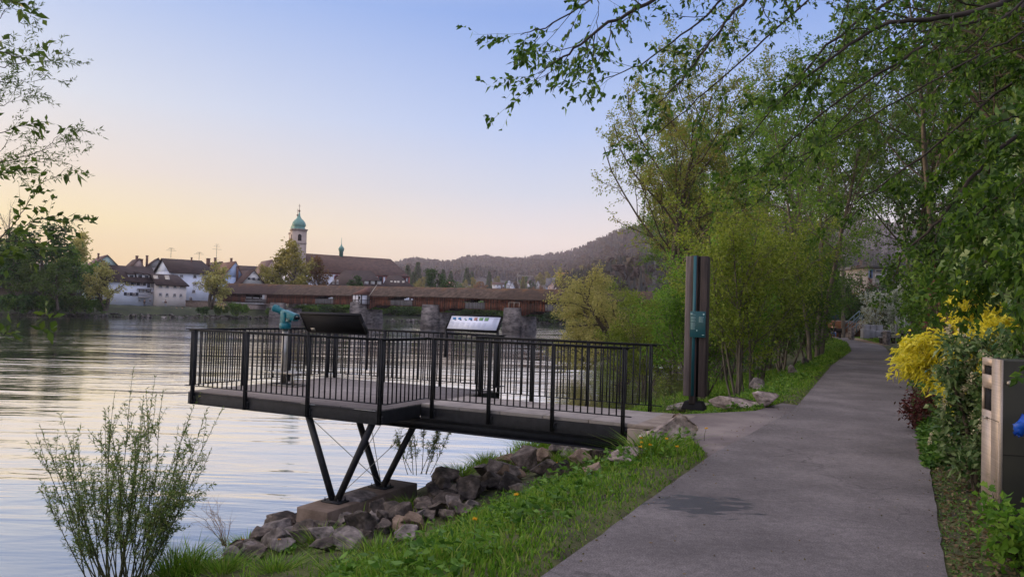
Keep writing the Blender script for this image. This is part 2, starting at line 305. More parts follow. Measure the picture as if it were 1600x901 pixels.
def path():
    m = mat('asphalt', (.085, .075, .077), (.145, .13, .132), .85, .9, bump=.35, c3=(.11, .098, .10), bscale=260)
    nt = m.node_tree; N = nt.nodes; L = nt.links; p = N['Principled BSDF']
    # aggregate speckle, long worn bands, and the wet patch with its own outline
    tc = N.new('ShaderNodeTexCoord'); base = p.inputs['Base Color'].links[0].from_socket
    n = N.new('ShaderNodeTexNoise'); n.inputs['Scale'].default_value = 90; n.inputs['Detail'].default_value = 4; L.new(tc.outputs['Object'], n.inputs['Vector'])
    r = N.new('ShaderNodeMapRange'); r.inputs[1].default_value = .3; r.inputs[2].default_value = .7; r.inputs[3].default_value = .48; r.inputs[4].default_value = 1.55; L.new(n.outputs[0], r.inputs[0])
    mu = N.new('ShaderNodeMix'); mu.data_type = 'RGBA'; mu.blend_type = 'MULTIPLY'; mu.inputs[0].default_value = 1; L.new(base, mu.inputs[6]); L.new(r.outputs[0], mu.inputs[7])
    vo = N.new('ShaderNodeTexVoronoi'); vo.feature = 'DISTANCE_TO_EDGE'; vo.inputs['Scale'].default_value = .55; wp = N.new('ShaderNodeTexNoise'); wp.inputs['Scale'].default_value = 2.5; wp.inputs['Detail'].default_value = 6; L.new(tc.outputs['Object'], wp.inputs['Vector'])
    wa = N.new('ShaderNodeVectorMath'); wa.operation = 'MULTIPLY_ADD'; wa.inputs[1].default_value = (.7, .7, 0); L.new(wp.outputs[1], wa.inputs[0]); L.new(tc.outputs['Object'], wa.inputs[2]); L.new(wa.outputs[0], vo.inputs['Vector'])
    ck = N.new('ShaderNodeMapRange'); ck.inputs[1].default_value = .0; ck.inputs[2].default_value = .006; ck.inputs[3].default_value = .55; ck.inputs[4].default_value = 1; L.new(vo.outputs['Distance'], ck.inputs[0])
    cm = N.new('ShaderNodeTexNoise'); cm.inputs['Scale'].default_value = .35; cm.inputs['Detail'].default_value = 3; L.new(tc.outputs['Object'], cm.inputs['Vector'])
    cr = N.new('ShaderNodeMapRange'); cr.inputs[1].default_value = .50; cr.inputs[2].default_value = .56; L.new(cm.outputs[0], cr.inputs[0])
    cx = N.new('ShaderNodeMix'); cx.data_type = 'FLOAT'; L.new(cr.outputs[0], cx.inputs[0]); cx.inputs[2].default_value = 1; L.new(ck.outputs[0], cx.inputs[3])
    tb = N.new('ShaderNodeMapRange'); tb.inputs[1].default_value = .35; tb.inputs[2].default_value = .68; tb.inputs[3].default_value = .80; tb.inputs[4].default_value = 1.22; L.new(cm.outputs[0], tb.inputs[0])
    mm = N.new('ShaderNodeMath'); mm.operation = 'MULTIPLY'; L.new(cx.outputs[0], mm.inputs[0]); L.new(tb.outputs[0], mm.inputs[1])
    n4 = N.new('ShaderNodeTexNoise'); n4.inputs['Scale'].default_value = 17; n4.inputs['Detail'].default_value = 5; L.new(tc.outputs['Object'], n4.inputs['Vector'])
    r4 = N.new('ShaderNodeMapRange'); r4.inputs[1].default_value = .35; r4.inputs[2].default_value = .65; r4.inputs[3].default_value = .84; r4.inputs[4].default_value = 1.16; L.new(n4.outputs[0], r4.inputs[0])
    mq = N.new('ShaderNodeMath'); mq.operation = 'MULTIPLY'; L.new(mm.outputs[0], mq.inputs[0]); L.new(r4.outputs[0], mq.inputs[1]); mm = mq
    m3 = N.new('ShaderNodeMix'); m3.data_type = 'RGBA'; m3.blend_type = 'MULTIPLY'; m3.inputs[0].default_value = 1; L.new(mu.outputs[2], m3.inputs[6]); L.new(mm.outputs[0], m3.inputs[7]); mu = m3
    c = onz(1095, 787); d = N.new('ShaderNodeVectorMath'); d.operation = 'SUBTRACT'; d.inputs[1].default_value = tuple(c); L.new(tc.outputs['Object'], d.inputs[0])
    d2 = N.new('ShaderNodeVectorMath'); d2.operation = 'MULTIPLY'; d2.inputs[1].default_value = (1 / .40, 1 / .34, 0); L.new(d.outputs[0], d2.inputs[0])
    ln = N.new('ShaderNodeVectorMath'); ln.operation = 'LENGTH'; L.new(d2.outputs[0], ln.inputs[0])
    mp = N.new('ShaderNodeMapping'); mp.inputs['Scale'].default_value = (1, 2.6, 1); L.new(tc.outputs['Object'], mp.inputs[0])
    n2 = N.new('ShaderNodeTexNoise'); n2.inputs['Scale'].default_value = 4.2; n2.inputs['Detail'].default_value = 5; L.new(mp.outputs[0], n2.inputs['Vector'])
    ad = N.new('ShaderNodeMath'); ad.operation = 'MULTIPLY_ADD'; ad.inputs[1].default_value = 3.2; ad.inputs[2].default_value = -1.6; L.new(n2.outputs[0], ad.inputs[0])
    ad2 = N.new('ShaderNodeMath'); ad2.operation = 'ADD'; L.new(ad.outputs[0], ad2.inputs[0]); L.new(ln.outputs['Value'], ad2.inputs[1])
    wt = N.new('ShaderNodeMapRange'); wt.inputs[1].default_value = .95; wt.inputs[2].default_value = .8; L.new(ad2.outputs[0], wt.inputs[0])
    dk = N.new('ShaderNodeMix'); dk.data_type = 'RGBA'; L.new(wt.outputs[0], dk.inputs[0]); L.new(mu.outputs[2], dk.inputs[6]); dk.inputs[7].default_value = (.026, .023, .025, 1)
    L.new(dk.outputs[2], p.inputs['Base Color'])
    ro = N.new('ShaderNodeMapRange'); ro.inputs[3].default_value = .85; ro.inputs[4].default_value = .4; L.new(wt.outputs[0], ro.inputs[0]); L.new(ro.outputs[0], p.inputs['Roughness'])
    ys = np.concatenate([np.arange(-4, 30, .2), np.linspace(30, 130, 80)]); rng = np.random.default_rng(4)
    a = xL(ys) + rng.normal(0, .006, len(ys)); b = xR(ys) + rng.normal(0, .006, len(ys)); n_ = len(ys); mb = MB()
    cols = [a + (b - a) * k for k in (0, .25, .5, .75, 1)]; V = np.stack([np.stack([c_, ys, np.zeros(n_)], -1) for c_ in cols], 1)
    i = np.arange(n_ - 1)[:, None] * 5; j = np.arange(4)[None]
    mb.add(V, np.stack([i + j, i + j + 1, i + 6 + j, i + 5 + j], -1).reshape(-1, 4))
    sd = np.stack([a, ys, np.full(n_, -.06)], -1); sd2 = np.stack([b, ys, np.full(n_, -.06)], -1)
    for E_, s_ in ((V[:, 0], sd), (V[:, 4], sd2)):
        k = np.arange(n_ - 1); mb.add(np.concatenate([E_, s_]), np.stack([k, k + 1, k + 1 + n_, k + n_], -1))
    tag(mb.build('path', m), kind='structure')
    m2 = mat('forecourt_asphalt', (.12, .10, .105), (.20, .175, .17), .9, 1.2, bump=.3, bscale=200)
    mb = MB(); mb.prism([(p_[0], p_[1], -.06) for p_ in BAY], (0, 0, 0), (0, 0, .055)); tag(mb.build('forecourt', m2), kind='structure')
    SP = [onz(*q) for q in ((1440, 717), (1500, 717), (1520, 697), (1430, 694))]
    mb = MB(); mb.prism([(p_[0], p_[1], -.06) for p_ in SP], (0, 0, 0), (0, 0, .09)); tag(mb.build('brick_spur', mat('spur_brick', (.05, .035, .032), (.10, .065, .06), .9, 14)), kind='structure')
path()

# ------------------------------------------------------------------ the viewing platform (local x = along its front, y = across)
PA = np.array([-5.7077, 13.8018]); PTH = -.474; L1, SS, WW, L2, LE = 4.3082, 1.1105, 1.605, 3.467, 3.4116; TW = WW + 2 * SS
_c, _s = math.cos(PTH), math.sin(PTH)
def plat(u, v, z=0.): return np.array([PA[0] + u * _c - v * _s, PA[1] + u * _s + v * _c, z])
def platform():
    m = bpy.data.materials.new('deck_slabs'); m.use_nodes = True; nt = m.node_tree; N = nt.nodes; L = nt.links; p = N['Principled BSDF']
    tc = N.new('ShaderNodeTexCoord'); b = N.new('ShaderNodeTexBrick'); L.new(tc.outputs['Object'], b.inputs['Vector'])
    b.inputs['Color1'].default_value = (.17, .15, .15, 1); b.inputs['Color2'].default_value = (.22, .195, .19, 1); b.inputs['Mortar'].default_value = (.03, .028, .028, 1)
    b.inputs['Scale'].default_value = 1; b.inputs['Brick Width'].default_value = .62; b.inputs['Row Height'].default_value = .2; b.inputs['Mortar Size'].default_value = .006
    L.new(b.outputs[0], p.inputs['Base Color']); p.inputs['Roughness'].default_value = .8
    root = thing('viewing_platform', 'dark steel viewing platform with railings jutting over the river on slanted struts', 'viewing platform', plat(0, 0), PTH)
    S = M['steel']
    d = MB(); d.bx(.0, L1 - .13, .05, TW - .05, -.02, 0); d.build('deck', m, root)
    m2 = mat('walkway_slabs', (.21, .19, .185), (.29, .265, .25), .85, 4, bump=.25, bscale=60)
    d = MB(); u0 = L1 - .13
    for k in range(5):
        u1 = u0 + .745; d.bx(u0 + .006, u1 - .006, SS + .05, SS + WW - .05, -.055, -.001); u0 = u1
    d.build('walkway_slabs', m2, root, bevel=.004)
    UE = L1 + L2
    f = MB()                                            # channel fascia round the deck edge
    zz = (-.225, -.022)
    f.bx(-.01, L1 - .12, .03, .05, *zz); f.bx(-.01, L1 - .12, TW - .05, TW - .03, *zz); f.bx(-.01, .01, .052, TW - .052, *zz)
    for a_, b_ in ((.052, SS + .03), (SS + WW - .03, TW - .052)): f.bx(L1 - .14, L1 - .12, a_, b_, *zz)
    f.bx(L1 - .118, UE, SS + .03, SS + .05, -.24, -.058); f.bx(L1 - .118, UE, SS + WW - .05, SS + WW - .03, -.24, -.058)
    for v_ in (.03, TW - .03):
        sg = -1 if v_ < 1 else 1
        for z_ in (-.028, -.222): f.bx(-.01, L1 - .12, min(v_, v_ + sg * .014), max(v_, v_ + sg * .014), z_ - .004, z_ + .004)
    f.build('fascia', S, root, bevel=.003)
    g = MB()
    for v_ in (SS + .12, SS + WW - .12):                # two I-beams under the walkway
        g.bx(1.2, UE + .25, v_ - .075, v_ + .075, -.262, -.248); g.bx(1.2, UE + .25, v_ - .006, v_ + .006, -.408, -.262); g.bx(1.2, UE + .25, v_ - .075, v_ + .075, -.425, -.408)
    g.build('girder', S, root)
    for u_ in (.5, 1.5, 2.72, 3.95):
        MB().bx(u_ - .04, u_ + .04, .06, TW - .06, -.21, -.06).build('cross_beam', S, root)
    # railings: each run is a handrail mesh with its posts and its panel of thin bars
    def run(p, q, posts, off=(0, 0), bot=.10, over=(0, 0)):
        p = np.array(p); q = np.array(q); ln = np.linalg.norm(q - p); dr = (q - p) / ln; nn = np.array([dr[1], -dr[0]])
        P3 = lambda t, z: np.array([*(p + dr * t), z])
        h = MB(); h.bar(P3(-over[0], 1.094), P3(ln + over[1], 1.094), .055, .014); h.bar(P3(-.0, 1.074), P3(ln, 1.074), .012, .026)
        hr = h.build('railing', S, root)
        b = MB(); b.bar(P3(-over[0] * .8, bot), P3(ln + over[1] * .6, bot), .04, .012)
        n_ = int(round(ln / .113)); ts = [(k + .5) * ln / n_ for k in range(n_)]
        for t in ts:
            if min([abs(t - a) for a in posts] + [9]) > .045: b.bar(P3(t, bot + .006), P3(t, 1.062), .017, .017, (dr[0], dr[1], 0))
        b.build('bar_panel', S, hr)
        for a in posts:
            k = MB()
            c = P3(a, 0) ; c[:2] += nn * off[0]
            for sg in (-.016, .016):
                e = c[:2] + dr * sg
                k.bar((e[0], e[1], -.222), (e[0], e[1], 1.0865), .012, .058, (nn[0], nn[1], 0))
            e = c[:2] - nn * .02
            k.bar((e[0] + dr[0] * .03, e[1] + dr[1] * .03, -.2), (e[0] + dr[0] * .03, e[1] + dr[1] * .03, -.08), .05, .012, (nn[0], nn[1], 0))
            for zz_ in (-.10, -.18):
                e = c[:2] + nn * .0 + dr * .06
                k.box((e[0], e[1], zz_), (.02, .02, .02))
            k.build('post', S, hr)
    run((0, 0), (L1, 0), (.13, 1.40, 2.77, 4.2), (.0,), over=(.07, .03))
    run((L1, 0), (L1, SS), (), over=(0, 0))
    run((L1 + .0, SS), (UE, SS), (.12, 1.18, 2.28, 3.40), over=(.0, .1))
    run((L1 + LE, SS + WW), (L1, SS + WW), (.1, 1.2, 2.26, 3.3), over=(.12, .1))
    run((L1, SS + WW), (L1, TW), (), over=(.05, 0))
    run((L1, TW), (0, TW), (.1, 1.45, 2.87, 4.2), over=(.04, .0))
    run((0, TW), (0, 0), (.12, 1.3, 2.55), over=(0, .03))
    # slanted struts with foot plates, and bracing cables
    for v_, zt, u1, u2 in ((.10, -.225, 2.72, 4.0), (1.30, -.42, 2.80, 3.95)):
        for u_ in (u1, u2):
            MB().tube([(u_, v_, zt), (3.32 + (.045 if u_ > 3 else -.045), v_, -1.50)], .055, 14).build('strut', S, root, smooth=True)
        k = MB(); k.bx(3.14, 3.50, v_ - .13, v_ + .13, -1.519, -1.495)
        for a in (-.13, .13):
            for b_ in (-.09, .09): k.lathe((3.32 + a, v_ + b_, -1.495), [(.016, 0), (.016, .02), (.008, .022), (.008, .05)], 6)
        k.build('foot_plate', S, root)
    for a, b_ in (((2.75, .1, -.24), (3.32, 1.3, -1.45)), ((3.97, .1, -.24), (3.32, 1.3, -1.45)), ((3.3, 1.3, -.42), (3.32, .1, -1.45)), ((3.95, 1.3, -.42), (3.36, .1, -1.45))):
        MB().tube([a, b_], .006, 5).build('bracing_cable', M['zinc'], root)
    # abutment at the bank end
    a = MB(); a.bx(UE + .02, UE + .26, SS - .05, SS + WW + .05, -.62, -.06); a.bx(UE + .0, UE + .62, SS + .0, SS + WW, -.055, -.002)
    a.build('abutment', M['concrete'], root, bevel=.008)
platform()
def foundation():
    fd = MB(); fd.bx(3.03, 3.64, -.45, 1.95, -2.6, -1.522)
    o = fd.build('concrete_footing', M['rust_concrete'], bevel=.015); o.location = tuple(plat(0, 0)); o.rotation_euler = (0, 0, PTH)
    tag(o, 'long stained concrete footing carrying the platform struts at the water edge', 'concrete footing')
foundation()

# ------------------------------------------------------------------ things on the platform
def info_board(name_label, u, v, out, lit):
    """lectern board bolted to a railing: its reader stands on the deck, its top leans outwards"""
    ry = 0 if out > 0 else math.pi
    root = thing('information_board', name_label, 'information board', plat(u, v, 1.10), PTH + ry)
    T = math.radians(55)                                   # slope of the face from level
    R = np.array([[1, 0, 0], [0, math.cos(T), -math.sin(T)], [0, math.sin(T), math.cos(T)]])   # local y = up the face, z = face normal (to the reader)
    def P(x, y, z): return R @ np.array([x, y, z]) + np.array([0, -.02, .07])
    W, H = 1.16, .34
    b = MB(); b.box(P(0, H / 2, -.018), (W, H, .03), R=R)
    for y_ in (-.006, H + .006): b.box(P(0, y_, -.01), (W + .03, .02, .055), R=R)
    for x_ in (-W / 2 - .008, W / 2 + .008): b.box(P(x_, H / 2, -.01), (.018, H - .012, .055), R=R)
    b.build('frame', M['black'], root)
    for x_ in (-W / 2 - .02, W / 2 + .02):
        l = MB(); l.bar((x_, .0, -.5), (x_, .0, .10), .05, .014, (0, 1, 0)); l.bar((x_, .0, .08), P(x_, H * .6, -.02), .05, .014, (1, 0, 0)); l.build('bracket', M['steel'], root)
    if lit:
        MB().box(P(0, H / 2, 0), (W - .02, H - .02, .006), R=R).build('printed_sheet', M['white'], root)
        rng = np.random.default_rng(5); tx = MB()
        blue, brown, green, grey, navy = (mat(n_, c_, rough=.4) for n_, c_ in (('blue_ink', (.03, .20, .45)), ('brown_ink', (.35, .19, .17)), ('green_ink', (.12, .26, .13)), ('grey_ink', (.38, .42, .56)), ('dark_ink', (.03, .04, .10))))
        cells = [(blue, .6, .5), (blue, .55, .5), (grey, .3, .35), (blue, .7, .45), (brown, .62, .8), (green, .85, .8), (green, .85, .85)]
        for i, (c_, fx, fy) in enumerate(cells):
            x = -W / 2 + .085 + i * .126
            MB().box(P(x + .01, H * .79, .0045), (.09 * fx + .015, .075 * fy + .012, .004), R=R).build('picture', c_, root)
            if i < 5: MB().box(P(x + .045, H * .70, .0045), (.04, .022, .004), R=R).build('picture', navy if i != 2 else green, root)
            for r_ in range(6): tx.box(P(x + .005 - rng.uniform(0, .008), H * (.50 - .055 * r_), .0042), (.09 - rng.uniform(0, .015), .0035, .003), R=R)
            tx.box(P(x + .03, H * .09, .0042), (.02, .010, .003), R=R)
        x = W / 2 - .10
        for r_ in range(16): tx.box(P(x - rng.uniform(0, .008), H * (.88 - .045 * r_), .0042), (.10 - rng.uniform(0, .02), .0035, .003), R=R)
        tx.build('small_print', grey, root)
    else:
        MB().box(P(W / 2 - .12, .05, -.036), (.085, .055, .004), R=R).build('rating_plate', M['zinc'], root)
info_board('black information board seen from behind, tilted over the front railing beside the telescope', 3.30, 0.03, -1, False)
info_board('pale information board with a row of small pictures, tilted over the far railing', 3.58, TW - .03, 1, True)

def telescope():
    p = at(444, 596, 15.5); u0 = .37; v0 = 1.98
    base = plat(u0, v0); root = thing('telescope', 'teal coin telescope on a metal post with a small step', 'telescope', base, PTH)
    MB().tube([(0, 0, 0), (0, 0, 1.13)], .058, 16).build('post', M['zinc'], root, smooth=True)
    b = MB(); b.lathe((0, 0, 1.10), [(.02, -.01), (.105, -.01), (.115, .03), (.115, .10), (.085, .12), (.06, .14)], 20); b.build('swivel_base', M['teal'], root, smooth=True)
    y = MB()
    for sg in (-1, 1): y.prism([(-.06, sg * .085, 1.21), (.07, sg * .085, 1.21), (.05, sg * .085, 1.43), (-.05, sg * .085, 1.43)], (0, -.013, 0), (0, .013, 0))
    y.bx(-.06, .07, -.098, .098, 1.205, 1.235)
    y.build('yoke', M['teal'], root, bevel=.006)
    rx = math.radians(-17); ax = np.array([-math.cos(rx), 0, -math.sin(rx)]); up = np.array([-math.sin(rx) * 1, 0, math.cos(rx)]); up = np.cross(ax, [0, 1, 0]) * -1
    up = np.array([ax[2], 0, -ax[0]]); c = np.array([.02, 0, 1.40])
    if up[2] < 0: up = -up
    h = MB()
    def sec(t, hy, lo, hi): return [c + ax * t + np.array([0, s_ * hy, 0]) + up * z_ for s_, z_ in ((-1, lo), (-1, hi * .6), (-.6, hi), (.6, hi), (1, hi * .6), (1, lo))]
    secs = [sec(-.27, .066, -.065, .06), sec(-.25, .074, -.07, .068), sec(.02, .072, -.07, .068), sec(.05, .06, -.055, .055), sec(.13, .052, -.048, .048)]
    V = np.concatenate(secs); fs = []
    for i in range(4):
        for j in range(6): fs.append([i * 6 + j, i * 6 + (j + 1) % 6, i * 6 + 6 + (j + 1) % 6, i * 6 + 6 + j])
    h.add(V, fs, [list(range(6))], [list(range(24, 30))[::-1]]); h.build('body', M['teal'], root, bevel=.008)
    o = MB(); o.tube([c + ax * .12, c + ax * .13, c + ax * .30, c + ax * .31, c + ax * .335, c + ax * .34], [.052, .062, .068, .08, .08, .06], 18); o.build('objective_tube', M['teal'], root, smooth=True)
    MB().tube([c + ax * .24 + up * .055, c + ax * .24 + up * .085], .02, 10).build('sight', M['teal'], root)
    for s_ in (-.033, .033): MB().tube([c + ax * -.26 + np.array([0, s_, 0]), c + ax * -.315 + np.array([0, s_, 0])], [.024, .028], 14).build('eyepiece', M['black'], root, smooth=True)
    MB().box(c + ax * -.275 + up * .02, (.012, .05, .03)).build('coin_slot', M['zinc'], root)
    s = MB(); s.bx(-.22, .56, -.30, .16, .235, .262)
    s.build('step_plate', M['zinc'], root, bevel=.006)
    t = MB()
    for x_ in (-.18, .1, .52):
        for y_ in (-.27, .13): t.tube([(x_, y_, .0), (x_, y_, .235)], .012, 8)
        t.tube([(x_, -.27, .012), (x_, .13, .012)], .012, 8)
    for y_ in (-.27, .13): t.tube([(-.18, y_, .012), (.52, y_, .012)], .012, 8)
    t.build('step_frame', M['zinc'], root, smooth=True)
telescope()

def info_post():
    b = onz(1086, 638); b[2] = .0
    root = thing('information_post', 'tall dark timber information post with a teal stripe and plaque on white stones', 'information post', (b[0], b[1], 0), math.radians(-24))
    wd = mat('weathered_timber', (.020, .015, .015), (.055, .041, .039), .8, 3, (6, 6, .5), bump=.4)
    side = mat('silvered_timber', (.085, .07, .07), (.17, .14, .137), .85, 3, (8, 8, .4), bump=.4)
    rz = .085; H = 2.60
    MB().bx(-.19, -.092, -.10, .13, rz + .13, H).build('silvered_beam', side, root, bevel=.008)
    MB().bx(-.088, .02, -.135, .13, rz + .0, H + .012).build('timber_beam', wd, root, bevel=.01)
    MB().bx(.062, .185, -.125, .13, rz + .13, H + .0).build('timber_beam', wd, root, bevel=.01)
    MB().bx(.0235, .0585, -.085, .11, rz + .13, H - .01).build('timber_core', M['black'], root)
    MB().bx(-.05, .0, -.146, -.1352, rz + .14, H - .0).build('teal_stripe', mat('teal_strip', (.006, .075, .10), rough=.5), root)
    pl = MB().bx(-.085, .175, -.175, -.150, 1.22, 1.66).build('plaque', mat('teal_plaque', (.006, .060, .075), (.008, .068, .085), .3, 3), root, bevel=.004)
    rng = np.random.default_rng(2); t = MB()
    for cx_, rows in ((-.025, [1.60] + [1.565 - .011 * k for k in range(20) if k not in (4, 8)] ), (.11, [1.565 - .011 * k for k in range(9)])):
        for z_ in rows:
            wl = .085 - rng.uniform(0, .02); t.bx(cx_ - .045, cx_ - .045 + wl, -.1768, -.1752, z_ - .002, z_ + .002)
    for x_, z_, a, b_ in ((-.055, 1.615, .04, .02), (.145, 1.61, .03, .03), (.035, 1.335, .016, .028), (.14, 1.262, .04, .012)): t.bx(x_ - a / 2, x_ + a / 2, -.1768, -.1752, z_ - b_ / 2, z_ + b_ / 2)
    t.build('lettering', mat('pale_lettering', (.22, .36, .38), rough=.5), root)
    MB().box((-.02, 0, .06), (.40, .30, .14), top=.72).build('footing', M['black'], root, bevel=.01)
info_post()

def stele():
    p = np.array([3.84, 6.05]); q = np.array([3.97, 6.50]); a = math.atan2(q[1] - p[1], q[0] - p[0])
    root = thing('letterbox_column', 'brushed metal letterbox column with dark slots at the right edge of the path', 'letterbox column', (p[0], p[1], 0.02), a)
    br = mat('brushed_metal', (.44, .36, .29), (.55, .45, .37), .55, 3, (.4, 30, 30), metal=.6)
    dk = mat('bronze_panel', (.020, .020, .016), (.030, .030, .022), .5, 2)
    H = 1.285; W = .45                                     # local x = along the face, y = + towards the path
    f = MB()                                               # face plate, cut round two slots
    for x0, x1, z0, z1 in ((0, .20, 0, H), (.20, .45, 0, .86), (.20, .45, 1.04, 1.15), (.20, .45, 1.225, H), (.43, .45, .86, 1.04), (.43, .45, 1.15, 1.225)): f.bx(x0, x1, -.004, .02, z0, z1)
    f.build('face_plate', br, root)
    MB().bx(.004, W, -.62, -.006, -.1, H - .004).build('cabinet', dk, root, bevel=.004)
    MB().bx(.2, .43, -.003, .004, .86, 1.04).build('intercom_panel', M['black'], root)
    MB().bx(.2, .43, -.003, .004, 1.15, 1.225).build('number_window', M['black'], root)
    MB().bx(.01, .44, .0202, .023, .80, .804).build('flap_seam', dk, root)
    MB().bx(.0, .012, .0205, .024, .0, .80).build('flap_edge', br, root)
    MB().tube([(.30, .02, .80), (.30, .045, .80)], .012, 10).build('lock', M['zinc'], root, smooth=True)
    MB().tube([(.003, -.045, 1.11), (-.022, -.045, 1.11)], [.022, .018], 14).build('knob', M['zinc'], root, smooth=True)
    MB().bx(.0, .0036, -.61, -.01, .55, .556).build('panel_joint', M['black'], root)
    # blue cloth bag caught on the shrub behind it
    rng = np.random.default_rng(8); c = at(1604, 664, 5.75); v = []; n = 7
    bg = MB()
    for i in range(7):
        for j in range(n):
            a_ = j / n * 2 * math.pi; r = .052 * math.sin(math.pi * (i + .35) / 7.3) * (1 + .35 * math.sin(3 * a_ + i)) + .01
            v.append(c + np.array([r * math.cos(a_) * 1.1 + (6 - i) * -.012, r * .6 * math.sin(a_), (i - 3) * .026]) + rng.normal(0, .012, 3))
    fs = [[i * n + j, i * n + (j + 1) % n, i * n + n + (j + 1) % n, i * n + n + j] for i in range(6) for j in range(n)]
    bg.add(v, fs, [list(range(n))[::-1]], [list(range(6 * n, 7 * n))])
    tag(bg.build('plastic_bag', mat('blue_plastic', (.005, .05, .35), (.01, .09, .5), .35, 6)), 'crumpled blue plastic bag hanging beside the letterbox column', 'bag')
stele()

# ------------------------------------------------------------------ stones
def stone_mesh(rng, n=2, cuts=15, rough=.05):
    import bmesh
    bm = bmesh.new(); bmesh.ops.create_icosphere(bm, subdivisions=n + 2, radius=1)
    P = np.array([v.co for v in bm.verts]); P = P * (1 + .18 * np.sin(P @ rng.normal(0, 2.2, 3) + 1))[:, None]
    for _ in range(cuts):                                 # flat broken faces
        d = rdir(rng, 1)[0]; h = rng.uniform(.36, .74); k = P @ d; P = P - np.outer(np.maximum(k - h, 0), d)
    P -= (P.max(0) + P.min(0)) / 2; P /= P.max(0); d0 = P / np.linalg.norm(P, axis=1, keepdims=True)
    P = P * (1 + sum(.035 / (q + 1) ** .7 * np.sin(P @ rng.normal(0, 4.5 * (q + 1), 3) + rng.uniform(0, 6)) for q in range(6)))[:, None] + rng.normal(0, rough * .14, P.shape)
    F = np.array([[v.index for v in f.verts] for f in bm.faces]); bm.free(); return P, F
def stone(label, px, py, wpx, asp=(1, .8, .6), m='rock', seed=0, rz=None, lift=0., group=None, tilt=.2, hgt=None, p=None, cat='rock', name='rock'):
    rng = np.random.default_rng(seed); P, Fc = stone_mesh(rng)
    if p is None: p = onground(px, py)
    d = (p - EYE) @ FW; wd = wpx * d / F / 2
    P = P * np.array([asp[0], asp[1], asp[2]]) * wd * 1.05
    R = np.array(Matrix.Rotation(rng.uniform(0, 6.3) if rz is None else rz, 3, 'Z') @ Matrix.Rotation(rng.normal(0, tilt), 3, 'X') @ Matrix.Rotation(rng.normal(0, tilt), 3, 'Y'))
    P = P @ R.T; P[:, 2] -= P[:, 2].min() + lift * wd
    mb = MB(); mb.add(P, Fc); o = mb.build(name, M[m], loc=p); tag(o, label, cat, group); return o
G1 = 'stones round the end of the platform'
stone('big angular pinkish boulder at the bank end of the platform', 1042, 694, 88, (1, .62, .6), 'rock_pale', 12, rz=-.3, lift=.05, group=G1, tilt=.12)
stone('upright pinkish rock against the last front railing post', 970, 714, 42, (.85, .7, 1.15), 'rock_pale', 5, rz=.4, lift=.1, group=G1, tilt=.1)
stone('low white flat rock lying right of the information post', 1150, 641, 84, (1, .5, .24), 'rock_pale', 31, rz=-.35, group=G1, tilt=.06)
stone('white rounded boulder at the path edge, right of the information post', 1199, 634, 44, (1, .75, .5), 'rock_pale', 17, rz=.2, group=G1, tilt=.08)
stone('flat grey stone slab under the information post', 1082, 645, 78, (1, .6, .2), 'rock_grey', 23, rz=-.3, group=G1, tilt=.03)
stone('pale flat rock in the grass below the upright pinkish rock', 978, 722, 60, (1, .6, .35), 'rock_pale', 44, rz=.3, group=G1)
stone('grey sloping rock under the platform girder, in the grass', 893, 716, 46, (1, .7, .5), 'rock_grey', 51, rz=.5, group=G1)
stone('small pale rock under the platform girder end', 918, 716, 30, (1, .7, .45), 'rock_pale', 52, group=G1)
stone('mossy grey rock half hidden on the bank behind the information post', 1186, 612, 34, (1, .7, .5), 'rock_grey', 61, group=G1)
G2 = 'rubble rocks on the bank below the platform'
RUB = 'rough brown rock in the rubble bank below the platform'
_rub = [(80, 660, 150, 'rock', None), (100, 700, 110, 'rock', None), (190, 690, 150, 'rock', None), (35, 755, 170, 'rock_grey', None), (250, 650, 110, 'rock', None),
 (405, 745, 165, 'rock_grey', 'light grey angular rock at the foot of the rubble bank beside a grass tuft'), (450, 670, 180, 'rock', None), (640, 595, 160, 'rock', 'flat topped brown rock in the middle of the rubble bank'),
 (450, 578, 200, 'rock_grey', 'pale flat slab between the footing and the rubble rocks'), (380, 615, 100, 'rock', None), (515, 640, 95, 'rock_grey', None), (580, 675, 100, 'rock', None),
 (665, 665, 120, 'rock_tan', 'tan wedge shaped rock leaning in the rubble bank'), (720, 650, 110, 'rock_tan', 'tan pointed rock next to the tan wedge'), (660, 615, 110, 'rock', None),
 (770, 575, 110, 'rock', 'dark blocky upright rock above the end of the footing'), (870, 525, 150, 'rock', None), (935, 560, 120, 'rock', None), (1000, 490, 165, 'rock', None),
 (880, 412, 150, 'rock', None), (1090, 398, 120, 'rock', None), (1180, 405, 150, 'rock', None), (1215, 445, 150, 'rock', None), (1255, 465, 100, 'rock_pale', 'pale grey stone at the top of the rubble bank'),
 (960, 580, 120, 'rock', None), (1015, 555, 80, 'rock', None), (685, 725, 150, 'rock_grey', 'grey weathered rock half sunk in grass at the foot of the rubble'), (600, 735, 80, 'rock', None),
 (820, 480, 90, 'rock', None), (940, 412, 60, 'rock_tan', None), (800, 600, 90, 'rock', None), (340, 665, 90, 'rock', None), (870, 445, 100, 'rock', None), (270, 725, 130, 'rock_grey', None), (500, 700, 90, 'rock', None),
 (1130, 450, 110, 'rock', None), (1050, 430, 90, 'rock', None), (745, 610, 80, 'rock', None), (850, 590, 110, 'rock', None), (900, 610, 90, 'rock', None), (320, 610, 100, 'rock', None),
 (250, 610, 120, 'rock', None), (140, 640, 110, 'rock', None), (540, 590, 120, 'rock', None), (590, 625, 110, 'rock', None)]
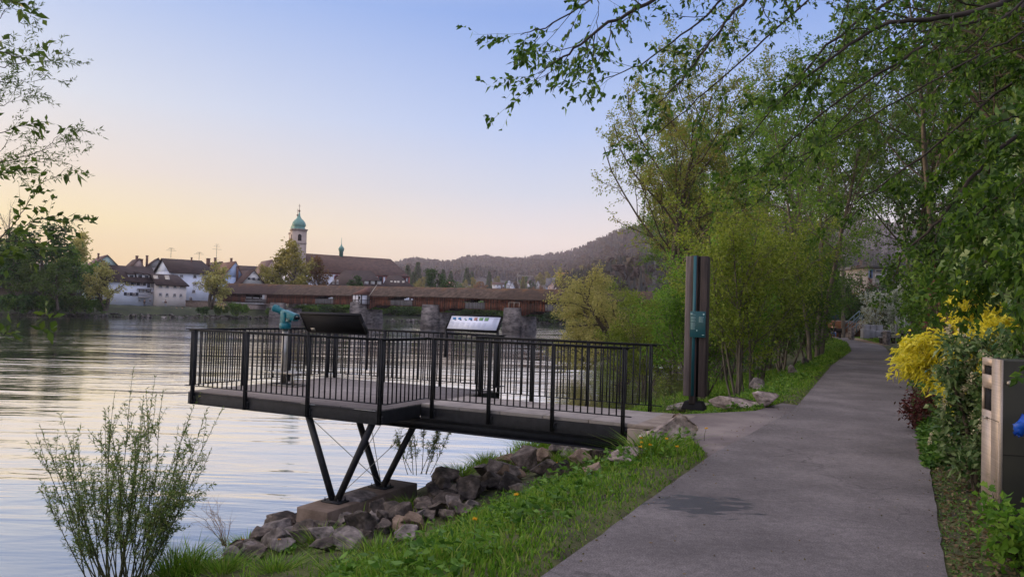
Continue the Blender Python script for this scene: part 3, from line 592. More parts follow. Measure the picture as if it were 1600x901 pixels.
for i, (cx_, cy_, w_, m_, lb) in enumerate(_rub):
    stone(lb or RUB, 420 + cx_ * .3118, 620 + (cy_ + 12) * .3118, w_ * .3118 * 1.12, (1, random.Random(i).uniform(.6, .9), random.Random(i + 9).uniform(.42, .72)), ('rock_grey' if i % 4 == 1 else m_) if m_ == 'rock' else m_, 100 + i, group=G2, lift=.12)
for i, (px, py, w_) in enumerate([(905, 735, 50), (880, 748, 46), (850, 742, 44), (928, 742, 40), (940, 724, 40), (820, 735, 50), (798, 750, 46), (772, 760, 46), (745, 770, 40), (850, 722, 44), (830, 718, 40), (870, 712, 40), (790, 728, 40), (700, 790, 44), (670, 800, 44), (720, 775, 44), (380, 862, 44), (405, 850, 46), (430, 840, 46), (452, 828, 44), (400, 872, 44), (438, 862, 50), (470, 848, 46), (505, 862, 42), (365, 875, 40), (440, 815, 40)]):
    stone(RUB, px, py, w_, (1, .75, .55), 'rock' if i % 3 else ('rock_tan' if i < 14 else 'rock_grey'), 400 + i, group=G2, lift=.1)
for i, (px, py, w_, m_) in enumerate([(365, 868, 34, 'rock'), (1258, 572, 22, 'rock'), (1240, 585, 24, 'rock_grey'), (430, 850, 40, 'rock'), (395, 872, 36, 'rock_grey')]):
    stone(['dark rock at the water edge left of the rubble bank', 'small brown rock under the bank shrubs', 'mossy flat stone under the bank shrubs', 'brown rock at the lower left end of the rubble bank', 'grey rock at the lower left end of the rubble bank'][i], px, py, w_, (1, .7, .55), m_, 300 + i, group='loose stones on the bank')

# ------------------------------------------------------------------ far bank and hills
def yh(px): return 485.3 + .0285 * (px - 800)
def zat(px, py, d): return HC + (yh(px) - py) * d / F
_S = np.array([[-420, -120], [-300, 0], [-215, 70], [-150, 112]] + [list(onz(a, b, WATER)[:2]) for a, b in ((-80, 491), (0, 492.3), (160, 494.6), (300, 496.8), (390, 498.2), (480, 500), (640, 502.4), (760, 504.2), (900, 506.4), (1100, 510))] + [[140, 330], [400, 420]])
def far_bank():
    k = np.linspace(0, len(_S) - 1, 240); P = np.stack([np.interp(k, range(len(_S)), _S[:, i]) for i in (0, 1)], 1)
    T = np.gradient(P, axis=0); Nn = np.stack([-T[:, 1], T[:, 0]], 1); Nn /= np.linalg.norm(Nn, axis=1, keepdims=True)
    ts = np.array([-5, 0, .8, 2, 4, 7, 9, 14, 25, 45, 80, 140, 220, 330]); zs = np.array([-3, -1.9, -1.5, -1.3, -.9, -.1, .15, .3, .4, .6, 1, 1.5, 2, 2.5])
    hi = np.clip((-95 - P[:, 0]) / 60, 0, 1)[:, None] * np.interp(ts, [8, 30, 80, 330], [0, 13, 22, 26])[None]  # bank heightened beyond the left picture edge, added to block the low sun
    Q = P[:, None] + Nn[:, None] * ts[None, :, None]; Z = zs[None] + hi + wob(Q[..., 0] * .3, Q[..., 1] * .3) * np.clip(ts, 0, 6)[None] * .06
    m = len(ts); mb = MB(); i = np.arange(239)[:, None] * m; j = np.arange(m - 1)[None]
    mb.add(np.concatenate([Q, Z[..., None]], -1), np.stack([i + j, i + m + j, i + m + j + 1, i + j + 1], -1).reshape(-1, 4))
    tag(mb.build('far_bank', mat('bank_turf', (.010, .018, .006), (.032, .046, .012), .95, .35, bump=.6, c3=(.02, .028, .010)), smooth=True), kind='structure')
    rng = np.random.default_rng(3); mb = MB()              # the line of stones along the waterline
    for q in range(900):
        t = rng.uniform(4, 13.2); i = int(t); f = t - i; p = _S[i] * (1 - f) + _S[i + 1] * f; tt = rng.uniform(0, 1.8); p = p + norm(p) * tt
        a = rdir(rng, 8) * rng.uniform(.2, .75) * np.array([1, .8, .55]); mb.add(a + np.array([p[0], p[1], -1.8 + tt * .25]), [[0, 1, 2], [0, 2, 3], [0, 3, 1], [1, 2, 4], [2, 3, 5], [3, 1, 6], [4, 5, 6], [0, 7, 5], [7, 4, 2], [7, 6, 1]])
    tag(mb.build('bank_stones', mat('bank_stone', (.05, .045, .045), (.26, .24, .23), .9, .8)), 'line of small pale stones along the far waterline', 'stones', kind='stuff')
far_bank()

_sk = np.array([[-3000, 40], [-400, 52], [300, 52], [560, 52], [640, 66], [690, 66], [720, 72], [760, 75], [800, 77], [840, 80], [870, 82], [900, 88], [930, 100], [960, 113], [1000, 128], [1090, 146], [1240, 148], [1400, 150], [1700, 155], [2600, 150], [5000, 120]], float)
def hill_e(px): return np.interp(px, _sk[:, 0], _sk[:, 1])
def hill_R(px): return np.interp(px, [-3000, 640, 800, 870, 960, 2600], [1600, 2200, 2600, 2300, 1700, 1500])
def hill_z(px, r):
    E = hill_e(px); R = hill_R(px)
    e = np.interp(r / R, [.0, .16, .22, .28, .38, .60, .8, 1.0], [0, 0, .28, .42, .52, .68, .90, 1.0]) * E
    e = np.where(r < 420, np.minimum(e, (r - 330) * .3), e)
    return np.where(r <= R, HC + e * r / F, HC + E * R / F + (r - R) * .01) + np.sin(px * .05 + r * .006) * np.clip(r - 700, 0, 900) * .006
def pol(px, r): a = (np.asarray(px) - 800) / F; return a * r, r + 0 * a
def hills():
    px = np.concatenate([np.linspace(-3000, 500, 40), np.linspace(510, 1400, 110), np.linspace(1420, 5000, 40)]); rs = np.geomspace(335, 3300, 56)
    PX, RR = np.meshgrid(px, rs, indexing='ij'); X, Y = pol(PX, RR); Z = hill_z(PX, RR); Z[:, 0] = -1
    m = len(rs); i = np.arange(len(px) - 1)[:, None] * m; j = np.arange(m - 1)[None]; mb = MB()
    mb.add(np.stack([X, Y, Z], -1), np.stack([i + j, i + m + j, i + m + j + 1, i + j + 1], -1).reshape(-1, 4))
    tag(mb.build('hills', mat('wooded_slope', (.014, .013, .012), (.035, .028, .026), .95, .02, c3=(.022, .02, .016)), smooth=True), kind='structure')
hills()

def far_wood():
    rng = np.random.default_rng(11); a, b = MB(), MB()
    n = 7000; px = np.where(rng.uniform(size=n) < .72, rng.uniform(610, 1010, n), rng.uniform(990, 1600, n)); k = np.where(px > 880, rng.uniform(.2, 1.0, n), rng.uniform(.42, 1.0, n) ** .8)
    for x, t in zip(px, k):
        R = hill_R(x); r = R * (t if rng.uniform() > .12 else rng.uniform(.97, 1.0)); X, Y = pol(x, r); z = float(hill_z(x, r)); h = rng.uniform(13, 24) * (.75 if r < 1200 else 1)
        con = rng.uniform() < (.92 if x > 1000 else .62 if math.sin(x * .021 + r * .004) > -.2 else .25)
        if con:
            w_ = h * .17; m = 6; an = np.arange(m) * 2 * math.pi / m + rng.uniform(0, 6)
            for lo, hi, ww in ((.08, .62, 1.), (.4, 1., .66)):
                rr = w_ * ww * rng.uniform(.75, 1.25, m); v = np.stack([X + rr * np.cos(an), Y + rr * np.sin(an), z + h * lo + rng.normal(0, .6, m)], -1)
                a.add(np.vstack([v, [X, Y, z + h * hi]]), [[i, (i + 1) % m, m] for i in range(m)])
        else:
            for q in range(3):
                c = np.array([X, Y, z + h * .5]) + rng.normal(0, h * .14, 3); s = h * rng.uniform(.2, .3)
                v = rdir(rng, 14) * s * rng.uniform(.75, 1.15, (14, 1)) + c
                b.add(v, np.array([[i, j, l] for i, j, l in rng.integers(0, 14, (16, 3)) if len({i, j, l}) == 3]))
    cm = leafmat('far_conifer', [(.008, .012, .012), (.014, .019, .016), (.022, .022, .02)], .0, .9)
    bm_ = leafmat('far_broadleaf', [(.045, .032, .030), (.065, .045, .038), (.06, .055, .032), (.095, .062, .040), (.05, .06, .025)], .1, .9)
    tag(a.build('conifer_forest', cm), 'far dark conifer forest covering the hill behind the bridge', 'forest', kind='stuff')
    tag(b.build('broadleaf_forest', bm_), 'far purple brown leafless and budding wood on the hill', 'forest', kind='stuff')
far_wood()

# ------------------------------------------------------------------ the covered wooden bridge
BA = np.array([-69., 189.]); BB = np.array([43.6, 97.]); BD = (BB - BA) / np.linalg.norm(BB - BA); BL = np.linalg.norm(BB - BA); BN = np.array([-BD[1], BD[0]])
def bxp(px, off=0.):                                    # position along the axis seen at this column
    k = (px - 800) / F; o = BA + BN * off; return (k * o[1] - o[0]) / (BD[0] - k * BD[1])
def bd(x, off=0.): return BA[1] + BD[1] * x + BN[1] * off
def prof(pts, off): xs = [bxp(p, off) for p, _ in pts]; return xs, [zat(p, y, bd(x, off)) for (p, y), x in zip(pts, xs)]
def bridge():
    root = thing('covered_bridge', 'long covered wooden bridge on stone piers crossing the river', 'bridge', (BA[0], BA[1], 0), math.atan2(BD[1], BD[0]))
    rx, rzs = prof([(358, 442.5), (455, 444.5), (560, 447), (680, 449), (808, 451.5), (905, 453.5), (1000, 456)], 0)
    ex, ezs = prof([(356, 458), (446, 459.5), (560, 461), (680, 463), (792, 466.5), (808, 466.8), (905, 468.5), (1000, 471)], -3)
    wx, wzs = prof([(360, 471.5), (436, 474.5), (553, 475.5), (650, 478.5), (761, 484), (885, 487.5), (1000, 491)], -2.2)
    ridge = lambda x: np.interp(x, rx, rzs); eave = lambda x: np.interp(x, ex, ezs); base = lambda x: np.interp(x, wx, wzs)
    piers = [bxp(q, -2.2) for q in (447, 572, 684, 811, 940)]
    piers.append(piers[-1] + 17)
    def belly(x): return sum(.85 * math.exp(-((x - p) / 2.6) ** 4) for p in piers[1:])
    ops = [(bxp(a, -2.2), bxp(b, -2.2), y0, y1, fl) for a, b, y0, y1, fl in ((384, 418, 460.5, 467, 1), (488, 527, 462.5, 466.5, 0), (606, 650, 463.5, 468.5, 0), (722, 764, 468, 472.5, 0), (848, 886, 470, 475, 0), (960, 990, 472, 478, 0))]
    board = mat('bridge_boards', (.014, .007, .005), (.17, .05, .023), .85, 2.2, (1.8, 1.8, .12), bump=.5, c3=(.06, .02, .011))
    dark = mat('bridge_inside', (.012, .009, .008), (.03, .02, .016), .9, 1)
    grey = mat('grey_boards', (.05, .05, .055), (.15, .15, .17), .85, 3, (2.2, 2.2, .1), bump=.4)
    xs = np.arange(0, BL, .5); lo = MB(); up = MB(); fl = MB(); bk = MB(); gbs = {}
    for x0, x1 in zip(xs[:-1], xs[1:]):
        xm = (x0 + x1) / 2; zb = base(xm) - belly(xm); ze = eave(xm) + .25; mid = base(xm) + (eave(xm) - base(xm)) * .60; g0 = g1 = mid
        for a, b, y0, y1, fl_ in ops:
            if a < xm < b:
                d_ = bd(xm, -2.2); k = (xm - a) / (b - a); px_ = 800 + F * (BA[0] + BD[0] * xm + BN[0] * -2.2) / d_
                g1 = zat(px_, y0, d_); g0 = zat(px_, y1, d_)
                if not fl_: g1 = g0 + (g1 - g0) * min(1, 3.2 * min(k, 1 - k))
        j = .03 * math.sin(xm * 5)
        lo.bx(x0, x1 - .012, -2.2 - .06 + j * .3, -2.2 + .06, zb + j, g0); up.bx(x0, x1 - .012, -2.24, -2.13, g1 + .002, ze)
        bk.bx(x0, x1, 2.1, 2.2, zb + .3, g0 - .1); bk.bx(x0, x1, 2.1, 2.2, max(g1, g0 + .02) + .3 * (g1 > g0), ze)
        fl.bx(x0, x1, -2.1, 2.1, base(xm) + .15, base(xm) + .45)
        if g1 > g0 + .25: gbs.setdefault(next(i for i, o_ in enumerate(ops) if o_[0] < xm < o_[1]), MB()).bx(x0 + .02, x1 - .03, -2.30, -2.265, base(xm) + .1, g0 - .02)
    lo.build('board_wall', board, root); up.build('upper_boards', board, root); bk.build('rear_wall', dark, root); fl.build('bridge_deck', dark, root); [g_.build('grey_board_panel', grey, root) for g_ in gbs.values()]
    po = MB()
    for x in np.arange(1, BL, 3.1):
        for y_ in (-2.0, 1.98): po.bx(x - .13, x + .13, y_ - .1, y_ + .1, base(x), eave(x) + .2)
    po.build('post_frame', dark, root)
    def roofmat(name, a, b, c):
        m = mat(name, a, b, .95, 1.3, (1, 1, 1.6), bump=.6, c3=c, bscale=9)
        nt = m.node_tree; N = nt.nodes; L = nt.links; p = N['Principled BSDF']; old = p.inputs['Base Color'].links[0].from_socket   # orange lichen along the ridge
        n = N.new('ShaderNodeTexNoise'); n.inputs['Scale'].default_value = .9; n.inputs['Detail'].default_value = 6; tc = N.new('ShaderNodeTexCoord'); L.new(tc.outputs['Object'], n.inputs['Vector'])
        s = N.new('ShaderNodeSeparateXYZ'); L.new(tc.outputs['Object'], s.inputs[0])
        ab = N.new('ShaderNodeMath'); ab.operation = 'MULTIPLY_ADD'; ab.inputs[1].default_value = .17; ab.inputs[2].default_value = .14; L.new(s.outputs[1], ab.inputs[0])
        ad = N.new('ShaderNodeMath'); L.new(ab.outputs[0], ad.inputs[0]); L.new(n.outputs[0], ad.inputs[1])
        r = N.new('ShaderNodeMapRange'); r.inputs[1].default_value = .5; r.inputs[2].default_value = .72; r.inputs[4].default_value = .55; L.new(ad.outputs[0], r.inputs[0])
        mx = N.new('ShaderNodeMix'); mx.data_type = 'RGBA'; L.new(r.outputs[0], mx.inputs[0]); L.new(old, mx.inputs[6]); mx.inputs[7].default_value = (.15, .07, .022, 1); L.new(mx.outputs[2], p.inputs['Base Color']); return m
    for nm, a, b, rm, dz in (('roof', -.8, bxp(445), roofmat('tile_roof_dark', (.028, .017, .017), (.06, .034, .032), (.04, .025, .024)), 0), ('roof', bxp(445) + .02, bxp(793), roofmat('shingle_roof', (.036, .024, .019), (.10, .07, .055), (.058, .040, .032)), .06), ('roof', bxp(793) + .02, BL + 1, roofmat('shingle_roof_brown', (.028, .017, .013), (.06, .038, .028), (.042, .027, .02)), .16)):
        r = MB(); q = np.arange(a, b, 2.); q = np.append(q, b)
        for x0, x1 in zip(q[:-1], q[1:]):
            for sg in (-1, 1):
                v = []
                for x in (x0, x1):
                    rz_ = ridge(x) + dz * .5; ez_ = eave(x) - dz * .4
                    v += [(x, 0, rz_), (x, sg * 3.0, ez_), (x, sg * 3.0, ez_ - .16), (x, 0, rz_ - .16)]
                r.add(v, [[0, 4, 5, 1], [1, 5, 6, 2], [2, 6, 7, 3]])
        r.build(nm, rm, root)
    gp = MB()
    for x, s_ in ((.02, 1), (BL - .1, 1)):
        gp.prism([(x, -2.2, base(x)), (x, 2.2, base(x)), (x, 2.9, eave(x) - .05), (x, 0, ridge(x) - .2), (x, -2.9, eave(x) - .05)], (0, 0, 0), (.08, 0, 0))
    gp.build('gable_wall', board, root)
    stone_m = mat('pier_stone', (.05, .044, .046), (.24, .215, .205), .9, .9, (1, 1, 2.2), bump=.7, c3=(.14, .125, .122), bscale=3)
    for i, x in enumerate(piers):
        p = MB(); zt = base(x) - .15; tp = base(x) + (.35 if i else .1)
        hw = 1.0 if i else .95
        A = [(x - hw, -3.6), (x, -6.0), (x + hw, -3.6), (x + hw, -2.75), (x - hw, -2.75)]
        sc_ = 1.12
        def frus(poly, z0, z1, k):
            n = len(poly); c = np.mean(poly, 0); lo_ = [((px_ - c[0]) * k + c[0], (py_ - c[1]) * k + c[1], z0) for px_, py_ in poly]; hi_ = [(px_, py_, z1) for px_, py_ in poly]
            j = np.arange(n); kk = (j + 1) % n; p.add(lo_ + hi_, np.stack([j, kk, kk + n, j + n], 1), [list(range(n))[::-1]], [list(range(n, 2 * n))])
        frus(A, -2.6, tp, 1.22)
        frus([(x - hw * .95, -2.75), (x + hw * .95, -2.75), (x + hw * .95, 1.4), (x - hw * .95, 1.4)], -2.6, zt - .75, 1.12)
        o = p.build('pier', stone_m, root)
        c_ = MB(); c_.prism([(u_[0] * 1.0, u_[1], tp + .002) for u_ in A], (0, 0, 0), (0, 0, .14)); c_.build('cap_stone', stone_m, o)
    # half-timbered oriel on the second pier
    x = piers[1]; hw = 1.35; y0, y1 = -4.4, -2.32; z0 = base(x) + .05; z1 = eave(x) + .1
    o = MB().bx(x - hw, x + hw, y0, y1, z0, z1).build('oriel', mat('oriel_plaster', (.50, .50, .56), (.60, .60, .66), .8, 2), root)
    t = MB()
    def tim(a, b, s_=.10): t.bar(a, b, s_, .06, (0, 1, 0))
    yy = y0 - .02
    for z_ in (z0 + .06, (z0 + z1) / 2 - .1, z1 - .06): tim((x - hw, yy, z_), (x + hw, yy, z_))
    for x_ in (x - hw + .05, x - .45, x + .45, x + hw - .05): tim((x_, yy - .005, z0), (x_, yy - .005, z1))
    for a, b in ((x - hw, x - .45), (x + .45, x + hw)):
        tim((a, yy - .01, z0), (b, yy - .01, (z0 + z1) / 2 - .1), .07); tim((b, yy - .01, z0), (a, yy - .01, (z0 + z1) / 2 - .1), .07)
    xx = x + hw + .02
    for z_ in (z0 + .06, (z0 + z1) / 2 - .1, z1 - .06): t.bar((xx, y0, z_), (xx, y1, z_), .10, .06, (1, 0, 0))
    t.bar((xx + .005, y0 + .05, z0), (xx + .005, y0 + .05, z1), .1, .06, (1, 0, 0)); t.bar((xx + .005, y1 - .6, z0), (xx + .005, y1 - .6, z1), .1, .06, (1, 0, 0))
    t.build('timber_frame', M['twig'], o)
    MB().bx(x + .55, x + 1.0, y0 - .035, y0 - .005, z0 + 1.0, z1 - .3).build('window', M['black'], o)
    r = MB(); e = .25; v = [(x - hw - e, y0 - e, z1), (x + hw + e, y0 - e, z1), (x + hw + e, y1 + .3, z1), (x - hw - e, y1 + .3, z1), (x, -2.2, ridge(x) - .25), (x, -1.2, ridge(x) - .1)]
    r.add(v, [[0, 1, 4]], [[0, 3, 2, 1]], [[1, 2, 5, 4], [3, 0, 4, 5]], [[2, 3, 5]]); r.build('oriel_roof', mat('red_tile', (.09, .04, .032), (.14, .07, .055), .9, 3), o)
    MB().tube([(x + 2.0, -3.1, eave(x) - .2), (x + 2.0, -1.2, ridge(x) + .25)], .05, 6).build('downpipe', M['zinc'], root)
    hr = MB(); x = piers[3]
    for x_ in (x - 1.1, x, x + 1.1): hr.bar((x_, -3.4, base(x) + .3), (x_, -3.4, base(x) + 1.35), .05, .05, (0, 1, 0))
    hr.bar((x - 1.1, -3.4, base(x) + 1.35), (x + 1.1, -3.4, base(x) + 1.35), .05, .05); hr.build('pier_railing', M['zinc'], root)
    MB().bx(x - .6, x + .9, -2.33, -2.262, base(x) + 1.75, eave(x) - .35).build('hatch', M['black'], root)
bridge()

# ------------------------------------------------------------------ the town
WALLS = dict(white=((.58, .62, .72), (.68, .71, .80)), blue=((.36, .46, .66), (.43, .53, .72)), cream=((.60, .53, .48), (.68, .61, .56)), mint=((.40, .52, .48), (.46, .58, .54)), pale=((.56, .55, .55), (.64, .62, .62)), grey=((.22, .21, .21), (.28, .27, .27)), pink=((.45, .33, .30), (.55, .42, .38)))
ROOFS = dict(dark=((.020, .013, .013), (.043, .026, .025)), brown=((.05, .03, .026), (.095, .055, .045)), orange=((.14, .07, .045), (.22, .12, .08)), red=((.13, .03, .025), (.19, .05, .04)), pinkish=((.13, .08, .07), (.19, .12, .10)), grey=((.07, .07, .08), (.11, .11, .13)))
for k, (a, b) in WALLS.items(): M['wall_' + k] = mat(k + '_render', a, b, .9, .5, bump=.2, bscale=8)
for k, (a, b) in ROOFS.items(): M['roof_' + k] = mat(k + '_roof_tiles', a, b, .9, .8, (1, 1, 1), bump=.8, bscale=7)
M['frame'] = mat('window_frame', (.55, .52, .52), rough=.6); M['pane'] = mat('window_glass', (.02, .022, .03), rough=.12, spec=.6); M['shutter'] = mat('shutter', (.05, .055, .075), rough=.7); M['chim'] = mat('chimney_brick', (.10, .05, .04), (.16, .09, .07), .9, 3)
M['red_trim'] = mat('red_stone_trim', (.26, .07, .07), (.32, .10, .09), .85, 2); M['copper'] = mat('green_copper', (.08, .20, .19), (.14, .30, .27), .6, 1.5)
def house(label, pl, pr, d, ye, yr, zb, yaw, depth, kind='side', wall='white', roof='dark', wins=(), hip=(0, 0), chim=(), over=.5, name='house', apex=None, group='houses of the old town on the far bank', cat='house', parent=None):
    a = math.radians(yaw); u = np.array([math.cos(a), math.sin(a)]); p0 = np.array([(pl - 800) / F * d, d]); kr = (pr - 800) / F
    loc = lambda px: ((px - 800) / F * p0[1] - p0[0]) / (u[0] - (px - 800) / F * u[1])
    W = loc(pr); dm = d + u[1] * W / 2; ze = zat((pl + pr) / 2, ye, dm); zr = zat((pl + pr) / 2, yr, dm)
    root = thing(name, label, cat, (p0[0], p0[1], zb), a, group)
    ze -= zb; zr -= zb; D = depth; wm = M['wall_' + wall]; rm = M['roof_' + roof]; wb = MB(); rb = MB()
    th = .22
    if kind == 'side':
        wb.bx(0, W, 0, D, -1.5, ze); hl, hr_ = hip
        if not hl: wb.prism([(.001, 0, ze), (.001, D, ze), (.001, D / 2, zr - .15)], (0, 0, 0), (.25, 0, 0))
        if not hr_: wb.prism([(W - .251, 0, ze), (W - .251, D, ze), (W - .251, D / 2, zr - .15)], (0, 0, 0), (.25, 0, 0))
        o = over; sl = (zr - ze) / (D / 2); e = ze - o * sl
        v = [(-o, -o, e), (W + o, -o, e), (W + o, D + o, e), (-o, D + o, e), (hl * W - (o if not hl else 0), D / 2, zr), (W - hr_ * W + (o if not hr_ else 0), D / 2, zr)]
        v += [(x, y, z - th) for x, y, z in v]
        q = [[0, 1, 5, 4], [2, 3, 4, 5], [7, 6, 10, 11], [9, 8, 11, 10], [1, 0, 6, 7], [3, 2, 8, 9]]; tri = []
        if hl: tri += [[3, 0, 4], [6, 9, 10]]; q.append([0, 3, 9, 6])
        else: q += [[0, 4, 10, 6], [4, 3, 9, 10]]
        if hr_: tri += [[1, 2, 5], [8, 7, 11]]; q.append([2, 1, 7, 8])
        else: q += [[1, 7, 11, 5], [5, 11, 8, 2]]
        rb.add(v, q)
        if tri: rb.f.append(np.array(tri, np.int32))
    else:                                               # gable towards the viewer, ridge running back
        ax = W / 2 if apex is None else loc(apex)
        wb.bx(0, W, .02, D, -1.5, ze); wb.prism([(0, 0.001, ze), (W, 0.001, ze), (ax, 0.001, zr - .15)], (0, 0, 0), (0, .3, 0)); wb.bx(0, W, 0, .02, -1.5, ze)
        for x_, s_ in ((0, -1), (W, 1)):
            sl = (zr - ze) / abs(ax - x_); xe = x_ + s_ * over; e = ze - over * sl
            rb.add([(ax, -over * .6, zr), (ax, D + .3, zr), (xe, D + .3, e), (xe, -over * .6, e), (ax, -over * .6, zr - th), (ax, D + .3, zr - th), (xe, D + .3, e - th), (xe, -over * .6, e - th)], [[0, 1, 2, 3], [7, 6, 5, 4], [0, 3, 7, 4], [3, 2, 6, 7], [2, 1, 5, 6], [1, 0, 4, 5]])
    wb.build('wall', wm, root); ro = rb.build('roof', rm, root)
    for wn in wins:
        px, py, wp, hp = wn[:4]; x = loc(px); dd = d + u[1] * x; z = zat(px, py, dd) - zb; ww = wp * dd / F; hh = hp * dd / F; st = wn[4] if len(wn) > 4 else 0
        f = MB(); t = .12
        for x0, x1, z0, z1 in ((-ww / 2, -ww / 2 + t, -hh / 2, hh / 2), (ww / 2 - t, ww / 2, -hh / 2, hh / 2), (-ww / 2 + t, ww / 2 - t, -hh / 2, -hh / 2 + t), (-ww / 2 + t, ww / 2 - t, hh / 2 - t, hh / 2), (-.04, .04, -hh / 2 + t, hh / 2 - t), (-ww / 2 - .1, ww / 2 + .1, -hh / 2 - .12, -hh / 2 - .002)): f.bx(x + x0, x + x1, -.07, .01, z + z0, z + z1)
        fo = f.build('window', M['frame'], root); MB().bx(x - ww / 2 + .02, x + ww / 2 - .02, -.028, .005, z - hh / 2 + .02, z + hh / 2 - .02).build('pane', M['pane'], fo)
        if st:
            for s_ in (-1, 1): xx = x + s_ * (ww / 2 + .33); MB().bx(xx - .3, xx + .3, -.06, .004, z - hh / 2, z + hh / 2).build('shutter', M['shutter'], fo)
    for px, yt, wp in chim:
        x = loc(px); dd = d + u[1] * x + D * .4; zt = zat(px, yt, dd) - zb; ww = wp * dd / F
        c = MB(); c.box((x, D * .42, (zt + ze) / 2), (ww, ww, zt - ze)); c.box((x, D * .42, zt + .08), (ww * 1.25, ww * 1.25, .16)); c.build('chimney', M['chim'], ro)
    return root, loc, d, u, zb
def antenna(root, x, y, z, h):
    a = MB(); a.tube([(x, y, z), (x, y, z + h)], .05, 5)
    for k, l in ((.75, 1.2), (.9, .8), (1, .5)): a.bar((x - l, y, z + h * k), (x + l, y, z + h * k), .05, .05)
    a.build('antenna', M['steel'], root)
def town():
    house('mint green gabled house half hidden by the far bank trees', 143, 184, 176, 414, 397.5, .3, 36, 14, 'gable', 'mint', 'pinkish', chim=[(158, 397, 2.5)], apex=166, wins=[(154, 430, 4, 5), (171, 424, 3, 4)])
    r, loc, d, u, zb = house('white house with dark shutters, a balcony and dormers, right of the small willow', 167, 244, 172, 438, 414, .2, 40, 12, 'side', 'white', 'dark',
        wins=[(202, 443, 4, 5, 1), (211, 443.3, 4, 5, 1), (221, 443.6, 4, 5, 1), (237, 445, 4.5, 8, 1), (201, 459, 4, 5, 1), (210, 459.5, 4, 5, 1), (237.5, 457.5, 4, 4, 1), (219, 469, 3.5, 3.5), (235.5, 469.6, 3, 3.5)], chim=[(168, 408, 5)])
    b = MB(); x0, x1 = loc(216), loc(233); z = zat(225, 464.5, 178) - zb; h = zat(225, 452.5, 178) - zb - z
    b.bx(x0, x1, -1.2, -.01, z, z + .15)
    for i in range(13): xx = x0 + (x1 - x0) * i / 12; b.bx(xx - .03, xx + .03, -1.2, -1.14, z + .15, z + 1.0)
    b.bx(x0, x1, -1.2, -1.12, z + 1.0, z + 1.1); b.build('balcony', M['frame'], r)
    a = MB(); a.bx(x0 - .2, x1 + .2, -1.3, -.01, z + h, z + h + .15); [a.bx(xx - .06, xx + .06, -1.25, -1.15, z + 1.1, z + h) for xx in (x0, x0 + (x1 - x0) / 3, x0 + (x1 - x0) * 2 / 3, x1)]; a.build('balcony_roof', M['roof_dark'], r)
    for px, py in ((207.5, 432), (221, 431), (231, 432)):
        x = loc(px); z = zat(px, py, 174) - zb; y_ = 2.6
        k = MB(); k.bx(x - .65, x + .65, y_ - 1.2, y_ + 2.2, z - .6, z + .55); ko = k.build('dormer', M['wall_pale'], r)
        MB().bx(x - .4, x + .4, y_ - 1.24, y_ - 1.19, z - .35, z + .4).build('pane', M['pane'], ko)
        MB().prism([(x - .9, y_ - 1.4, z + .55), (x + .9, y_ - 1.4, z + .55), (x + .9, y_ + 3.2, z + 1.5), (x - .9, y_ + 3.2, z + 1.5)], (0, 0, 0), (0, 0, .14)).build('dormer_roof', M['roof_dark'], ko)
    r, loc, d, u, zb = house('cream house with eight plain windows in two rows above the river steps', 246, 291.5, 176, 443.5, 428, .2, 40, 9, 'side', 'cream', 'dark', hip=(0, .12),
        wins=[(x, y + i * .5, 4.4, 5.4) for y in (446.3, 459.6) for i, x in enumerate((251, 261.5, 273.3, 283.3))] + [(256, 471, 2.4, 2.4)], group='houses of the old town on the far bank')
    for px in (248, 266): x = loc(px); MB().prism([(x - .5, 2.0, zat(px, 437, 180) - zb - .1), (x + .5, 2.0, zat(px, 437, 180) - zb - .1), (x + .5, 3.0, zat(px, 433, 180) - zb + .3), (x - .5, 3.0, zat(px, 433, 180) - zb + .3)], (0, 0, .0), (0, 0, .1)).build('skylight', M['zinc'], r)
    r, loc, d, u, zb = house('large white house with a steep dark roof behind the cream house', 266, 334, 186, 425, 404, .3, 40, 13, 'side', 'white', 'dark', hip=(.0, .10), wins=[(304, 431.5, 5, 5.5), (304, 443, 5, 5.5), (303, 455, 5, 5.5), (283, 431, 5, 4), (318, 432, 5, 5.5), (299, 467, 5, 7)], chim=[(309, 403.5, 2)])
    antenna(r, loc(277), 6, zat(277, 404, 195) - zb, 2.4); antenna(r, loc(322), 6, zat(322, 408, 200) - zb, 2.0)
    house('small dark gabled roof left of the two roofs behind the shuttered house', 203, 224, 214, 417, 403, .5, 35, 12, 'gable', 'pink', 'brown', apex=217, chim=[(217, 400.5, 3.5), (224.5, 405.5, 4)])
    house('grey gable end with a brown roof behind the shuttered house', 226, 254, 218, 418, 402, .5, 30, 12, 'gable', 'grey', 'brown', apex=246, chim=[(230.5, 400, 3.2)])
    house('brown roofed house with two stout chimneys left of the blue gable', 330, 352, 214, 420, 408, .5, 40, 12, 'gable', 'pink', 'brown', apex=346, chim=[(333.5, 404.8, 4.6), (344.5, 403.8, 3)])
    r, loc, d, u, zb = house('pale blue gabled house with an orange roof slope', 347, 380, 200, 433, 407.5, .4, 35, 14, 'gable', 'blue', 'orange', apex=367, wins=[(352, 440, 4, 5), (355, 430, 3, 3)], chim=[(369.5, 404.5, 3)])
    antenna(r, loc(349), 8, zat(349, 412, 205) - zb, 5.2)
    house('cream gabled house with small shuttered windows beside the bridge end', 376, 414, 196, 443.5, 421, .3, 35, 15, 'gable', 'pale', 'brown', apex=396, wins=[(397, 426, 3, 3.2), (392, 435.3, 3, 3.6, 1), (400, 436, 3, 3.6, 1), (372, 448, 2, 4)], chim=[(381, 417, 3)])
    house('long low dark roof between the blue gable and the stepped gable', 374, 410, 232, 428, 414, .5, 25, 12, 'side', 'pink', 'dark')
